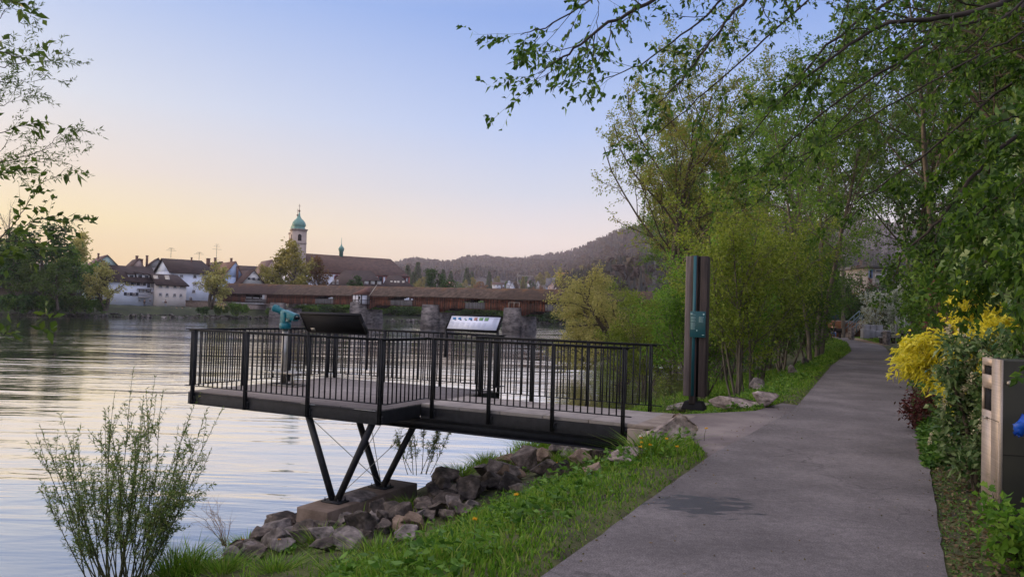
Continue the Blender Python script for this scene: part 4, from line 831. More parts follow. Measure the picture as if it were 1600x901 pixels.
    house('red trimmed house with a stepped gable left of the big budding tree', 404, 440, 222, 434, 405, .5, 30, 14, 'gable', 'pink', 'pinkish', apex=424, wins=[(412, 440, 3, 5), (420, 430, 3, 4)])
    r, loc, d, u, zb = house('white walled house with a long dark hipped roof in front of the church', 514, 604, 232, 447, 420.5, .5, 8, 16, 'side', 'white', 'dark', hip=(.22, .3), wins=[(520.5, 440, 2.6, 6), (527, 440, 2.6, 6)])
    for px in (572, 582, 592):
        x = loc(px); z = zat(px, 442, 236) - zb; k = MB(); k.bx(x - .6, x + .6, 1.2, 5, z - .5, z + .6); ko = k.build('dormer', M['wall_pale'], r); MB().bx(x - .85, x + .85, .9, 5.5, z + .6, z + .75).build('dormer_roof', M['roof_dark'], ko)
    r, loc, d, u, zb = house('low house under a dark roof with skylights right of the church front', 598, 646, 236, 448, 429, .5, 8, 14, 'side', 'white', 'dark', hip=(.15, .45))
    for i, px in enumerate((611, 617, 622, 630)):
        x = loc(px); z0 = zat(px, 442, 239) - zb; MB().prism([(x - .35, 2.6, z0), (x + .35, 2.6, z0), (x + .35, 3.4, z0 + .55), (x - .35, 3.4, z0 + .55)], (0, 0, .05), (0, 0, .16)).build('skylight', M['zinc'], r)
    # church: nave, two onion towers, ridge turret
    r, loc, d, u, zb = house('church with a long high roof, a green onion domed tower and red trimmed windows', 462, 636, 256, 425.3, 398, .5, 34, 17, 'side', 'white', 'brown', hip=(0, .07), over=.6, group='church', name='church', cat='church')
    r['group'] = 'landmark buildings'
    a = math.radians(34); c_, s_ = math.cos(-a), math.sin(-a)
    def lc(px, dd, z=0): x, y = (px - 800) / F * dd, dd; x -= r.location.x; y -= r.location.y; return np.array([x * c_ - y * s_, x * s_ + y * c_, z - zb])
    for px in (526, 543, 560, 577, 594, 606, 618, 630):
        x = loc(px); z = zat(px, 434, d + u[1] * x) - zb; k = MB()
        P = [(x + 1.1 * math.cos(q), -.05, z + 1.1 * math.sin(q)) for q in np.linspace(0, math.pi, 9)]
        k.prism([(x + 1.1, -.05, z - 1.8)] + P + [(x - 1.1, -.05, z - 1.8)], (0, -.05, 0), (0, .1, 0)); ko = k.build('window', M['red_trim'], r)
        P = [(x + .75 * math.cos(q), -.05, z + .75 * math.sin(q)) for q in np.linspace(0, math.pi, 9)]
        MB().prism([(x + .75, -.05, z - 1.6)] + P + [(x - .75, -.05, z - 1.6)], (0, -.09, 0), (0, .1, 0)).build('pane', M['pane'], ko)
        MB().bx(x + 1.9, x + 2.4, -.18, -.001, -1, z + .6).build('pilaster', M['red_trim'], r)
    W = loc(636); MB().bx(.1, W, -.25, -.001, zat(549, 425.3, 267) - zb - 1.0, zat(549, 425.3, 267) - zb - .4).build('cornice', M['red_trim'], r)
    tw = mat('tower_render', (.30, .25, .225), (.39, .325, .295), .9, .6)
    for px, dd, k_ in ((463.5, 250, .93), (461, 262, .95)):
        c = lc(px, dd); H = zat(462, 361, 252) - zb; h = 2.35 * k_; t = MB(); t.box((c[0], c[1], H / 2), (2 * h, 2 * h, H), rz=-a + .45); to = t.build('tower', tw, r)
        b = MB()
        for z_, e in ((H, .35), (H + .25, .5), (H - 4.2, .2), (H - 9, .2)): b.box((c[0], c[1], z_), (2 * h + e, 2 * h + e, .3), rz=-a + .45)
        b.build('cornice', M['rock_pale'], to)
        R2 = np.array([[math.cos(-a + .45), -math.sin(-a + .45)], [math.sin(-a + .45), math.cos(-a + .45)]])
        for n_ in ((0, -1), (1, 0), (-1, 0)):
            q = R2 @ np.array(n_) * (h + .02); tn = R2 @ np.array([-n_[1], n_[0]]); op = [(c[0] + q[0] + tn[0] * x, c[1] + q[1] + tn[1] * x, H - 3.4 + z) for x, z in [(.55, 0), (.55, 1.6)] + [(.55 * math.cos(g), 1.6 + .55 * math.sin(g)) for g in np.linspace(.3, 2.84, 6)] + [(-.55, 1.6), (-.55, 0)]]
            MB().prism(op, (-q[0] * .02, -q[1] * .02, 0), (q[0] * .02, q[1] * .02, 0)).build('belfry_opening', M['black'], to)
        z = H + .4; MB().lathe((c[0], c[1], z), [(2.1, 0), (2.1, .35), (1.8, .55), (2.15, 1.1), (2.2, 1.6), (1.95, 2.3), (1.4, 3.0), (.75, 3.6), (.38, 4.3), (.22, 5.2), (.12, 5.6)], 20).build('onion_dome', M['copper'], to, smooth=True)
        f = MB(); f.tube([(c[0], c[1], z + 5.5), (c[0], c[1], z + 8.2)], .07, 6); f.lathe((c[0], c[1], z + 6.0), [(.05, -.4), (.32, -.15), (.32, .15), (.05, .4)], 10); f.bar((c[0] - .4, c[1], z + 7.6), (c[0] + .4, c[1], z + 7.6), .08, .08); f.build('finial', M['chim'], to)
    x = loc(567); zr = zat(567, 399.5, 256 + u[1] * loc(549)) - zb; t = MB(); t.lathe((x - 5, 8.5, zr - .8), [(.75, 0), (.75, 2.6), (1.0, 2.7), (1.0, 2.9)], 8); to = t.build('ridge_turret', M['copper'], r)
    MB().lathe((x - 5, 8.5, zr + 2.1), [(.9, 0), (1.05, .5), (.8, 1.1), (.3, 1.6), (.1, 2.4), (.05, 4.6)], 12).build('onion_dome', M['copper'], to, smooth=True)
town()

def bank_walls():
    for lb, pts, ytop, ybot, d, m in (('long grey retaining wall under the trees at the left edge', (-30, 36), 449, 471, 152, 'concrete'), ('low brown garden wall with dark openings below the large white house', (291, 362), 470, 482, 178, 'rust_concrete'), ('pale graffiti covered concrete block under the bridge end', (388, 416), 475.5, 484, 178, 'rock_pale'), ('brown stone abutment block below the left bridge end', (364, 386), 475, 484, 176, 'rust_concrete'), ('white wall low on the far bank seen under the second bridge span', (614, 652), 479, 491, 212, 'wall_pale'), ('pale wall piece under the first bridge span', (468, 482), 479, 490, 182, 'rock_pale')):
        x0, x1 = ((p - 800) / F * d for p in pts); z0, z1 = zat(pts[0], ybot, d), zat(pts[0], ytop, d)
        o = MB().bx(x0, x1, d, d + .8, min(z0, -1), z1).bx(x0 - .1, x1 + .1, d - .1, d + .9, z1 + .002, z1 + .15).build('bank_wall', M[m]); tag(o, lb, 'wall', 'walls on the far bank')
    root = thing('river_steps', 'broad stone steps going down to the river below the cream house', 'steps', (*(at(272, 484, 168)[:2]), -.9), math.radians(40))
    s = MB()
    for k in range(5): s.bx(-3.6, 3.6, -2.4 + k * .7, -1.7 + k * .7, -1.2, -.35 + k * .26)
    s.build('treads', M['concrete'], root); s = MB()
    for x_ in (-4, 3.65): s.prism([(x_, -2.6, -.2), (x_, 1.3, 1.1), (x_, 1.3, -1), (x_, -2.6, -1)], (0, 0, 0), (.35, 0, 0))
    s.build('side_wall', M['concrete'], root)
bank_walls()

def village():
    L = [('white flat house with a blue grey roof left of the red roof', 644, 657, 640, 444, 439, 'white', 'grey', 'side'), ('red roofed barn behind the bridge roof', 693, 708, 600, 445, 440, 'pink', 'red', 'side'), ('pale low shed on the left of the village slope', 724, 733, 640, 445, 443.5, 'pale', 'grey', 'side'),
         ('long white house under leafless trees on the slope', 769, 786, 660, 444, 440.5, 'white', 'brown', 'side'), ('bright white house with steep gables on the slope', 791, 799, 640, 443, 437, 'white', 'grey', 'gable'), ('small white house beside the steep gabled one', 797, 803, 632, 446, 441, 'white', 'grey', 'gable'),
         ('white house between dark conifers on the slope', 824, 830, 660, 442, 438, 'white', 'brown', 'side'), ('pale house right of the dark conifers', 837, 843, 650, 443, 438, 'pale', 'brown', 'gable'), ('tall grey blue house with white balconies', 853, 861, 650, 446, 434, 'blue', 'grey', 'side'), ('grey roofed house behind the tall one', 861, 872, 680, 438, 433.5, 'grey', 'grey', 'side'),
         ('wide dark roofed house at the foot of the yellow crane', 874, 893, 655, 444, 438, 'pink', 'grey', 'side'), ('long white garage front low on the slope', 866, 892, 610, 448, 446.5, 'white', 'grey', 'side'), ('brown gabled house left of the crane', 856, 872, 640, 447, 441, 'pink', 'brown', 'gable')]
    for lb, a, b, d, ye, yr, wl, rf, k in L:
        zb = zat((a + b) / 2, ye + 5.5, d)
        w_ = [(a + (b - a) * (i + .5) / 3, ye + 2.2, 1.6, 2.2) for i in range(3)] if b - a > 7 else [((a + b) / 2, ye + 1.5, 1.6, 2.2)]
        house(lb, a, b, d, ye, yr, zb, -6, 9, k, wl, rf, wins=w_, group='houses on the hillside behind the bridge')
    for lb, px, yt, yb, j0, j1, d, c in (('yellow tower crane on the hillside above the bridge', 872.5, 427.5, 441, 868.5, 895, 650, (.75, .38, .06)), ('thin pale crane among trees on the hillside', 808.5, 431.5, 443, 806.5, 833, 660, (.6, .6, .55))):
        m = mat('crane_paint_' + lb.split()[0], c, rough=.5); s = d / F; x = (px - 800) * s; zt = zat(px, yt, d); z0 = zat(px, yb + 4, d)
        root = thing('tower_crane', lb, 'crane', (x, d, z0)); h = zt - z0; q = .55 if 'yellow' in lb else .2; wk = 1 if 'yellow' in lb else .38; mb = MB()
        for a in (-q, q):
            for b in (-q, q): mb.bar((a, b, 0), (a, b, h), .22 * wk, .22 * wk, (0, 1, 0))
        for i in range(int(h / 1.2)): mb.bar((-q, -q, i * 1.2), (q, -q, i * 1.2 + 1.2), .14 * wk, .14 * wk, (0, 1, 0)); mb.bar((q, -q, i * 1.2), (-q, -q, i * 1.2 + 1.2), .14 * wk, .14 * wk, (0, 1, 0))
        mb.build('mast', m, root); mb = MB(); a, b = (j0 - px) * s, (j1 - px) * s
        for y_, z_ in ((-.4, h), (.4, h), (0, h + .9)): mb.bar((a, y_, z_), (b, y_, z_), .2 * wk, .2 * wk)
        for i in range(int((b - a) / 1.4)): mb.bar((a + i * 1.4, -.4, h), (a + i * 1.4 + .7, 0, h + .9), .12 * wk, .12 * wk, (0, 1, 0)); mb.bar((a + i * 1.4 + .7, 0, h + .9), (a + i * 1.4 + 1.4, -.4, h), .12 * wk, .12 * wk, (0, 1, 0))
        mb.build('jib', m, root); MB().bx(a, a + 1.2, -.5, .5, h - 1, h - .02).build('counterweight', M['concrete'], root); mb = MB(); mb.bar((0, 0, h + .9), (0, 0, h + 2.4), .3, .3, (0, 1, 0)); mb.build('tower_head', m, root)
village()

# ------------------------------------------------------------------ trees and shrubs
LM = dict(
 hazel=leafmat('hazel_leaf', [(.09, .145, .016), (.15, .215, .022), (.20, .27, .03), (.27, .32, .05)], .5),
 canopy=leafmat('canopy_leaf', [(.022, .055, .006), (.036, .088, .009), (.065, .14, .013), (.13, .23, .026)], .45),  # leaf green darkened to stand for shade in the overhanging boughs
 bright=leafmat('spring_leaf', [(.06, .15, .014), (.10, .22, .02), (.15, .29, .03), (.21, .34, .045)], .5),
 dark=leafmat('dark_leaf', [(.02, .055, .012), (.04, .09, .018), (.06, .13, .025)], .35),
 mid=leafmat('mid_leaf', [(.04, .10, .014), (.075, .16, .02), (.12, .22, .03), (.15, .24, .035)], .45),
 tall=leafmat('budding_leaf', [(.12, .19, .03), (.17, .24, .04), (.23, .28, .05), (.28, .30, .07), (.22, .17, .05)], .5),
 willow=leafmat('willow_leaf', [(.26, .27, .07), (.38, .36, .11), (.48, .43, .16)], .5),
 russet=leafmat('russet_leaf', [(.11, .055, .025), (.17, .085, .035), (.15, .11, .03)], .4),
 orange=leafmat('orange_leaf', [(.24, .11, .045), (.32, .16, .06), (.26, .18, .06)], .4),
 yellow=leafmat('yellow_green_leaf', [(.20, .20, .045), (.30, .27, .06), (.25, .23, .07)], .4),
 acer=leafmat('acer_leaf', [(.58, .52, .025), (.74, .66, .04), (.84, .77, .12), (.48, .50, .04)], .4),
 red=leafmat('dark_red_leaf', [(.05, .008, .012), (.09, .018, .02), (.13, .04, .03), (.03, .03, .015)], .3),
 laurel=leafmat('laurel_leaf', [(.03, .08, .022), (.06, .13, .035), (.16, .24, .09), (.12, .19, .06), (.24, .30, .14)], .25, .3),
 cream=leafmat('cream_flower', [(.50, .44, .28), (.65, .58, .40), (.70, .66, .52)], .3),
 whitefl=leafmat('white_flower', [(.45, .5, .42), (.62, .65, .58), (.70, .72, .68)], .3),
 sallow=leafmat('willow_shrub_leaf', [(.07, .13, .03), (.115, .19, .045), (.17, .25, .06), (.30, .30, .09)], .4),
 left=leafmat('olive_leaf', [(.045, .085, .015), (.07, .125, .02), (.11, .165, .025)], .45),  # muted olive greens
 litter=leafmat('leaf_litter', [(.07, .045, .022), (.13, .085, .04), (.18, .13, .07), (.09, .085, .03)], .1),
 clover=leafmat('cover_leaf', [(.03, .09, .014), (.06, .15, .02), (.09, .20, .03), (.14, .24, .04)], .3))

def plant(name, label, cat, spec, bases, lm, ls, lw, rng, bark='bark', loc=(0, 0, 0), group=None, droop=.15, extra=None):
    """bases: list of (point, direction, length, radius); one wood mesh and one crown mesh under the thing"""
    root = thing(name, label, cat, loc, 0, group); g = Grow(rng, spec)
    for p, d, L, r in bases: g.run(0, p, d, L, r)
    wood = MB(); twig = MB()
    for i, (pts, rad, n) in enumerate(g.tubes): wood.tube(pts, rad, n, cap=False)
    wood.build('trunk' if len(bases) < 4 else 'stems', M[bark], root, smooth=True)
    c = MB(); P, D = g.sites(); leaves(c, P, D, ls, lw, rng, droop=droop)
    c.build('crown' if len(bases) < 4 else 'foliage', LM[lm], root)
    return root
def recolour(root, lm, bark=None):
    for ch in root.children:
        sl = ch.material_slots[0]
        if ch.name.split('.')[0] in ('crown', 'foliage'): sl.link = 'OBJECT'; sl.material = LM[lm]
        elif bark: sl.link = 'OBJECT'; sl.material = M[bark]
def put(proto, loc, s, rz, label, group=None, lm=None, sz=None, cat=None):
    c = copy_tree(proto); c.location = tuple(float(v) for v in loc); c.scale = (s, s, s if sz is None else sz); c.rotation_euler = (0, 0, rz); c['label'] = label
    if 'group' in c.keys() and not group: del c['group']
    if group: c['group'] = group
    if cat: c['category'] = cat
    if lm: recolour(c, lm)
    return c

# --- far trees: one kind of each, then copies
rng = np.random.default_rng(21)
SP_FAR = [dict(segs=5, w=.06, up=.05, n=16, t0=.18, ang=.95, ratio=.62, taper=.2, shrink=.5, rr=.5), dict(segs=4, w=.14, up=.06, n=7, t0=.25, ang=.75, ratio=.5, rr=.5), dict(segs=2, w=.2, leaves=26, spread=.32, l0=0)]
far_round = plant('broadleaf_tree', 'x', 'tree', SP_FAR, [((0, 0, 0), (0, 0, 1), 10., .35)], 'mid', .50, .36, rng)
SP_WIL = [dict(segs=5, w=.16, up=.02, n=12, t0=.3, ang=.9, ratio=.7, taper=.3, shrink=.4, rr=.6), dict(segs=4, w=.2, up=-.02, n=8, t0=.25, ang=.8, ratio=.55, rr=.5), dict(segs=3, w=.2, up=-.12, leaves=16, spread=.22, l0=0)]
far_willow = plant('willow_tree', 'x', 'tree', SP_WIL, [((0, 0, 0), (.25, 0, 1), 6.5, .4), ((0, 0, 0), (-.3, .1, 1), 5.5, .33)], 'willow', .42, .22, rng)
def conifer_proto():
    root = thing('conifer_tree', 'x', 'tree'); rng = np.random.default_rng(5); MB().tube([(0, 0, 0), (0, 0, 9.5)], [.22, .04], 6).build('trunk', M['bark'], root); P, D = [], []
    for k in range(70):
        z = 1.2 + 8.6 * k / 70; R = (1 - k / 74) ** .9 * 2.3
        for a in rng.uniform(0, 6.3, 9):
            q = rng.uniform(.25, 1, 5) * R * rng.uniform(.7, 1.1); P.append(np.stack([q * math.cos(a), q * math.sin(a), z - q * .28 + rng.normal(0, .1, 5)], 1)); D.append(np.tile([math.cos(a), math.sin(a), -.35], (5, 1)) + rng.normal(0, .35, (5, 3)))
    c = MB(); leaves(c, np.concatenate(P), np.concatenate(D), .62, .3, rng); c.build('crown', LM['dark'], root); return root
far_conifer = conifer_proto()
SP_BUSH = [dict(segs=3, w=.16, up=.05, n=9, t0=.15, ang=.8, ratio=.6, rr=.5), dict(segs=3, w=.2, n=5, t0=.2, ang=.8, ratio=.55), dict(segs=2, w=.2, leaves=14, spread=.2, l0=0)]
far_bush = plant('bush', 'x', 'bush', SP_BUSH, [((.5 * math.cos(a), .5 * math.sin(a), 0), (.7 * math.cos(a), .7 * math.sin(a), 1), 2.6, .06) for a in np.arange(6) * 1.05], 'mid', .36, .24, rng)
def P3(px, d, z): return ((px - 800) / F * d, d, z)
GB = 'trees on the far bank'
def far_trees():
    R = random.Random(7)
    T = [(far_round, 70, 146, 15.5, 1.3, 'dark', 'big dark green tree at the left of the far bank, tallest of the clump'), (far_round, 18, 150, 14.5, 1.25, 'dark', 'dark tree at the left edge of the far bank'), (far_round, -30, 150, 13.0, 1.2, 'dark', 'dark tree cut by the left picture edge'),
         (far_round, 112, 152, 12, 1.2, 'mid', 'green tree right of the big dark one, leaning over the bank'), (far_round, 118, 172, 15.5, 1.1, 'willow', 'pale thin leaved tree rising behind the dark far bank trees'), (far_round, 92, 140, 9.0, 1.1, 'left', 'small olive tree low over the waterline'), (far_round, 45, 140, 9.5, 1.1, 'left', 'olive tree with a leaning trunk at the waterline'),
         (far_round, 140, 158, 8.6, .95, 'left', 'small dull green tree between the clump and the mint green house'), (far_willow, 166, 149, 8.6, 1.0, 'willow', 'small willow with a dark twisted trunk in front of the shuttered house'), (far_willow, 331, 163, 9.2, 1.0, 'willow', 'rounded grey green willow in front of the large white house'),
         (far_round, 455, 205, 17.5, 1.22, 'yellow', 'tall budding yellow green tree in front of the church'), (far_round, 495, 212, 14, .95, 'russet', 'russet budding tree right of the tall yellow green one'), (far_round, 436, 208, 15.0, .9, 'yellow', 'yellow green tree touching the left of the tall budding one'),
         (far_round, 680, 240, 13.2, 1.2, 'dark', 'round dark green tree behind the bridge roof, left of the red roof'), (far_round, 557, 218, 9.6, 1.1, 'dark', 'wide dark yew like tree in front of the long hipped roof')]
    for pr, px, d, h, s, lm, lb in T:
        b = h / (12.5 if pr is far_round else 8.0); put(pr, P3(px, d, .1 if d > 160 else -.6), b * s, R.uniform(0, 6), lb, GB, lm, sz=b)
    root = thing('bare_tree', 'bare tree with fine twigs rising behind the far left trees', 'tree', P3(14, 165, .2), 0, GB); g = Grow(np.random.default_rng(3), [dict(segs=6, w=.07, up=.05, n=14, t0=.35, ang=.6, ratio=.45, rr=.5, taper=.15), dict(segs=4, w=.15, up=.1, n=8, t0=.2, ang=.6, ratio=.45, rr=.6), dict(segs=3, w=.2)])
    g.run(0, (0, 0, 0), (0, 0, 1), 20, .3); g.wood(MB()).build('trunk', M['bark_grey'], root)
    bl = [(480, 176, 2.6), (500, 182, 3.4), (530, 186, 4.2), (545, 186, 3.2), (600, 196, 5.0), (625, 199, 3.6), (645, 202, 3.4), (660, 204, 4.4), (700, 208, 4.6), (718, 210, 3.4), (738, 213, 4.4), (760, 216, 5.2), (782, 218, 4), (838, 222, 4.6), (856, 224, 5.4), (878, 228, 4.6), (897, 231, 5), (320, 160, 1.6), (345, 163, 2.0), (372, 167, 2.6), (10, 137, 2.6), (30, 138, 3.2), (55, 140, 2.4), (130, 147, 2.4), (70, 141, 3.2), (88, 143, 2.8), (108, 145, 3.4), (150, 149, 2.6), (425, 172, 1.6)]
    nm = {480: 'leftmost low bush under the bridge, beside the pale wall piece', 320: 'low bush at the waterline under the rounded willow', 10: 'leftmost dark bush at the far waterline'}
    for i, (px, d, h) in enumerate(bl):
        where = 'under the bridge on the far bank' if 460 < px < 910 else ('along the waterline below the town' if px > 200 else 'along the waterline at the far left')
        lb = nm.get(px) or 'green bush %s' % where
        put(far_bush, P3(px, d, -.9), h / 3.2 * (1.25 if px > 460 else 1), R.uniform(0, 6), lb, 'bushes %s' % where, ['mid', 'dark', 'left', 'mid'][i % 4], sz=h / 3.2)
    V = [(660, 520, 20, 'yellow', 0), (652, 560, 15, 'mid', 0), (727, 600, 17, 'yellow', 0), (740, 610, 20, 'yellow', 0), (716, 590, 15, 'mid', 0), (748, 600, 16, 'orange', 0), (755, 620, 15, 'orange', 0), (777, 690, 21, 'yellow', 0), (790, 690, 15, 'mid', 0), (764, 720, 22, 'dark', 1), (729, 700, 26, 'dark', 1), (737, 710, 22, 'dark', 1), (806, 640, 17, 'russet', 0), (817, 640, 18, 'yellow', 1), (830, 630, 17, 'dark', 0), (843, 680, 24, 'yellow', 0), (856, 690, 25, 'yellow', 0), (833, 600, 10, 'orange', 0), (845, 590, 11, 'orange', 0), (898, 620, 14, 'dark', 0), (906, 640, 18, 'mid', 0), (893, 700, 26, 'yellow', 0), (910, 720, 27, 'yellow', 0), (922, 640, 24, 'mid', 0), (645, 540, 20, 'dark', 1), (636, 600, 26, 'dark', 1), (652, 640, 30, 'dark', 1), (668, 640, 24, 'dark', 1), (692, 660, 24, 'dark', 1), (704, 680, 22, 'dark', 1), (785, 630, 11, 'russet', 0), (820, 700, 20, 'mid', 0)]
    ad = dict(yellow='yellow green', mid='green', dark='dark', orange='orange tinted', russet='reddish')
    for i, (px, d, h, lm, con) in enumerate(V):
        h = h * (.62 if not con else .8)
        z = float(hill_z(np.array(float(px)), np.array(float(d)))); pr = far_conifer if con else far_round; s = h / (9.9 if con else 12.5); big = 'tall' if h >= 16 else 'low'
        put(pr, P3(px, d, z - .5), s * (1.05 if not con else .95), R.uniform(0, 6), '%s %s %s on the village slope behind the bridge' % (big, ad[lm], 'conifer' if con else 'broadleaf tree'), 'trees on the village slope: %s %s' % (ad[lm], 'conifers' if con else 'broadleaf'), lm, sz=s)
far_trees()

# --- trees and shrubs of the near bank
rng = np.random.default_rng(33)
def gz(x, y): return float(tz(np.array(x), np.array(y)))
SP_HAZ = [dict(segs=6, w=.10, up=.05, n=11, t0=.24, ang=.75, ratio=.46, taper=.25, shrink=.35, rr=.5), dict(segs=4, w=.16, up=.05, n=7, t0=.15, ang=.75, ratio=.48, rr=.6), dict(segs=3, w=.2, leaves=24, spread=.09, fwd=.5)]
def hazel(seed, n, h, lean, label, lm='hazel'):
    r = np.random.default_rng(seed); b = []
    for k in range(n):
        a = r.uniform(0, 6.28); l = r.uniform(.05, lean); b.append(((r.normal(0, .16), r.normal(0, .16), -.1), (l * math.cos(a), l * math.sin(a), 1), h * r.uniform(.65, 1.05), r.uniform(.022, .05)))
    return plant('bank_shrub', label, 'shrub', SP_HAZ, b, lm, .09, .06, r, 'bark_grey')
GS = 'leafy shrubs along the river side of the path'
hz = [hazel(1, 9, 4.6, .5, 'x'), hazel(2, 7, 4.8, .35, 'x')]
for i, (px, py, s, lm, lb) in enumerate([(1010, 582, 1.0, 'hazel', 'spreading light green shrub behind the railing end, leaning over the water'), (1150, 606, 1.05, 'hazel', 'many stemmed green shrub just right of the information post'), (1096, 590, 1.1, 'bright', 'green shrub directly behind the information post'), (1190, 590, 1.05, 'hazel', 'many stemmed shrub with dark slanting stems between the white boulder and the twin trunks'),
        (1225, 575, 1.1, 'mid', 'dense shrub left of the twin trunks'), (1262, 560, 1.25, 'mid', 'dark green shrub behind the twin trunks'), (1050, 560, 1.3, 'hazel', 'light shrub at the waterline behind the information post'), (1130, 560, 1.5, 'hazel', 'tall light green shrub in the middle of the bank thicket'), (1200, 550, 1.6, 'bright', 'tall bright shrub at the back of the bank thicket'), (1290, 540, 1.5, 'mid', 'far shrub at the bend of the path, river side'), (975, 548, 1.5, 'hazel', 'leftmost light green shrub of the thicket, hanging over the river'), (1255, 540, 1.9, 'mid', 'highest shrub at the back of the thicket')]):
    y = onz(px, py, -.5 if px > 1090 else -1.2)[1]; p = onz(px, py, -.5 if px > 1090 else -1.2); put(hz[i % 2], (p[0], p[1], gz(p[0], p[1])), s, i * 1.3, lb, GS, lm)
SP_TREE = [dict(segs=9, w=.05, up=.04, n=20, t0=.24, ang=.9, ratio=.60, taper=.2, shrink=.45, rr=.45), dict(segs=5, w=.13, up=.07, n=8, t0=.2, ang=.7, ratio=.48, rr=.5), dict(segs=4, w=.16, up=.04, n=5, t0=.15, ang=.7, ratio=.5, rr=.6), dict(segs=2, w=.2, leaves=22, spread=.12)]
tall1 = plant('budding_tree', 'x', 'tree', SP_TREE, [((0, 0, 0), (-.04, 0, 1), 16., .27), ((.5, .2, 0), (.16, .05, 1), 13.5, .2)], 'tall', .17, .10, rng)
p = P3(1048, 44, -.8); put(tall1, p, .92, .4, 'tall budding tree with yellowish leaves and a forked trunk rising above the thicket', 'tall trees', 'tall')
p = P3(1120, 52, -.6); put(tall1, p, .9, 2.5, 'second budding tree with thin crown, right of the forked one', 'tall trees', 'mid')
SP_W2 = [dict(segs=6, w=.14, up=.02, n=13, t0=.25, ang=.9, ratio=.55, taper=.25, shrink=.4, rr=.5), dict(segs=5, w=.18, up=-.01, n=9, t0=.2, ang=.75, ratio=.5, rr=.5), dict(segs=3, w=.2, up=-.05, leaves=60, spread=.13)]
wl = plant('river_willow', 'yellow green willow hanging over the river at the end of the bridge', 'tree', SP_W2, [((0, 0, 0), (-.65, -.1, 1), 5.4, .2), ((0, .3, 0), (-.2, .2, 1), 5.2, .18), ((0, .3, 0), (-1.0, .3, .75), 5.0, .15)], 'willow', .14, .06, rng, loc=P3(985, 41, -1.9), group='tall trees')
# straight twin trunks beside the path, and the trees whose crowns close the view on the right
SP_HI = [dict(segs=9, w=.04, up=.05, n=16, t0=.36, ang=.8, ratio=.46, taper=.25, shrink=.35, rr=.42), dict(segs=5, w=.12, up=.05, n=8, t0=.2, ang=.7, ratio=.5, rr=.5), dict(segs=4, w=.18, up=.0, n=5, t0=.1, ang=.7, ratio=.5, rr=.6), dict(segs=2, w=.2, leaves=12, spread=.09)]
hi1 = plant('path_tree', 'x', 'tree', SP_HI, [((0, 0, 0), (.02, 0, 1), 13.5, .13)], 'mid', .15, .095, rng, 'bark_grey')
for i, (px, py, s, lm, lb) in enumerate([(1283, 553, 1.05, 'mid', 'right of the two straight slim trunks beside the path'), (1277, 557, .95, 'mid', 'left of the two straight slim trunks beside the path'), (1266, 566, .7, 'bright', 'thin crooked trunk left of the two straight slim trunks'), (1215, 540, 1.2, 'mid', 'tree with a dark trunk deep in the thicket'), (1170, 535, 1.1, 'bright', 'airy light green tree behind the thicket, left of the slim trunks')]):
    p = onz(px, py, -.15); put(hi1, (p[0], p[1], gz(p[0], p[1]) - .05), s, i * 1.9, lb, 'slim trees on the river side of the path', lm)
for i, (x, y, s, lm, lb) in enumerate([(17.5, 25, 1.15, 'mid', 'tree with a leaning ivy dark trunk above the yellow maple'), (20.5, 27, 1.3, 'dark', 'dark tree with a forked trunk right of the leaning one'), (24, 33, 1.4, 'dark', 'tall dark tree in the right hand wood'), (15.5, 18, 1.0, 'mid', 'nearest tree of the right hand wood'), (29, 45, 1.5, 'mid', 'tree behind the white flowering bush'), (37, 60, 1.6, 'dark', 'dark tree closing the view behind the seating corner'), (26, 50, 1.1, 'mid', 'tree arching over the path bend from the right'), (33, 88, 1.5, 'mid', 'far tree where the path disappears'), (40, 95, 1.6, 'dark', 'dark far tree right of the path end'), (24, 92, 1.4, 'dark', 'far dark tree left of the path end'), (46, 75, 1.7, 'dark', 'dark tree behind the stairway'), (20, 20, 1.2, 'dark', 'dark tree at the right picture edge'), (13.5, 14, .9, 'dark', 'shadowy tree right behind the yellow maple'), (30, 70, 1.4, 'mid', 'tree left of the rusty stairway'), (52, 100, 1.8, 'dark', 'highest dark tree in the far background'), (17, 75, 1.2, 'mid', 'slender tree by the river beyond the thicket'), (60, 85, 1.8, 'dark', 'dark broad tree far right of the stairway'), (19, 34, 1.2, 'mid', 'green tree right of the path before the white blossoming bush'), (27, 38, 1.5, 'dark', 'tall shaded tree behind the white blossoming bush'), (17, 22, 1.3, 'dark', 'dense dark tree over the hedge'), (23, 26, 1.35, 'dark', 'shaded tree deep in the right hand wood'), (16, 19, 1.1, 'dark', 'dark leafy tree standing close behind the right hand hedge'), (33, 52, 1.5, 'mid', 'tree above the white building corner'), (34.5, 82, 1.2, 'mid', 'tree standing before the pale building above the stairway')]):
    put(hi1 if i % 3 else tall1, (x, y, gz(x, y) - .1), s * (1 if i % 3 else .85), i * 2.1, lb, 'trees of the wood right of the path', lm)
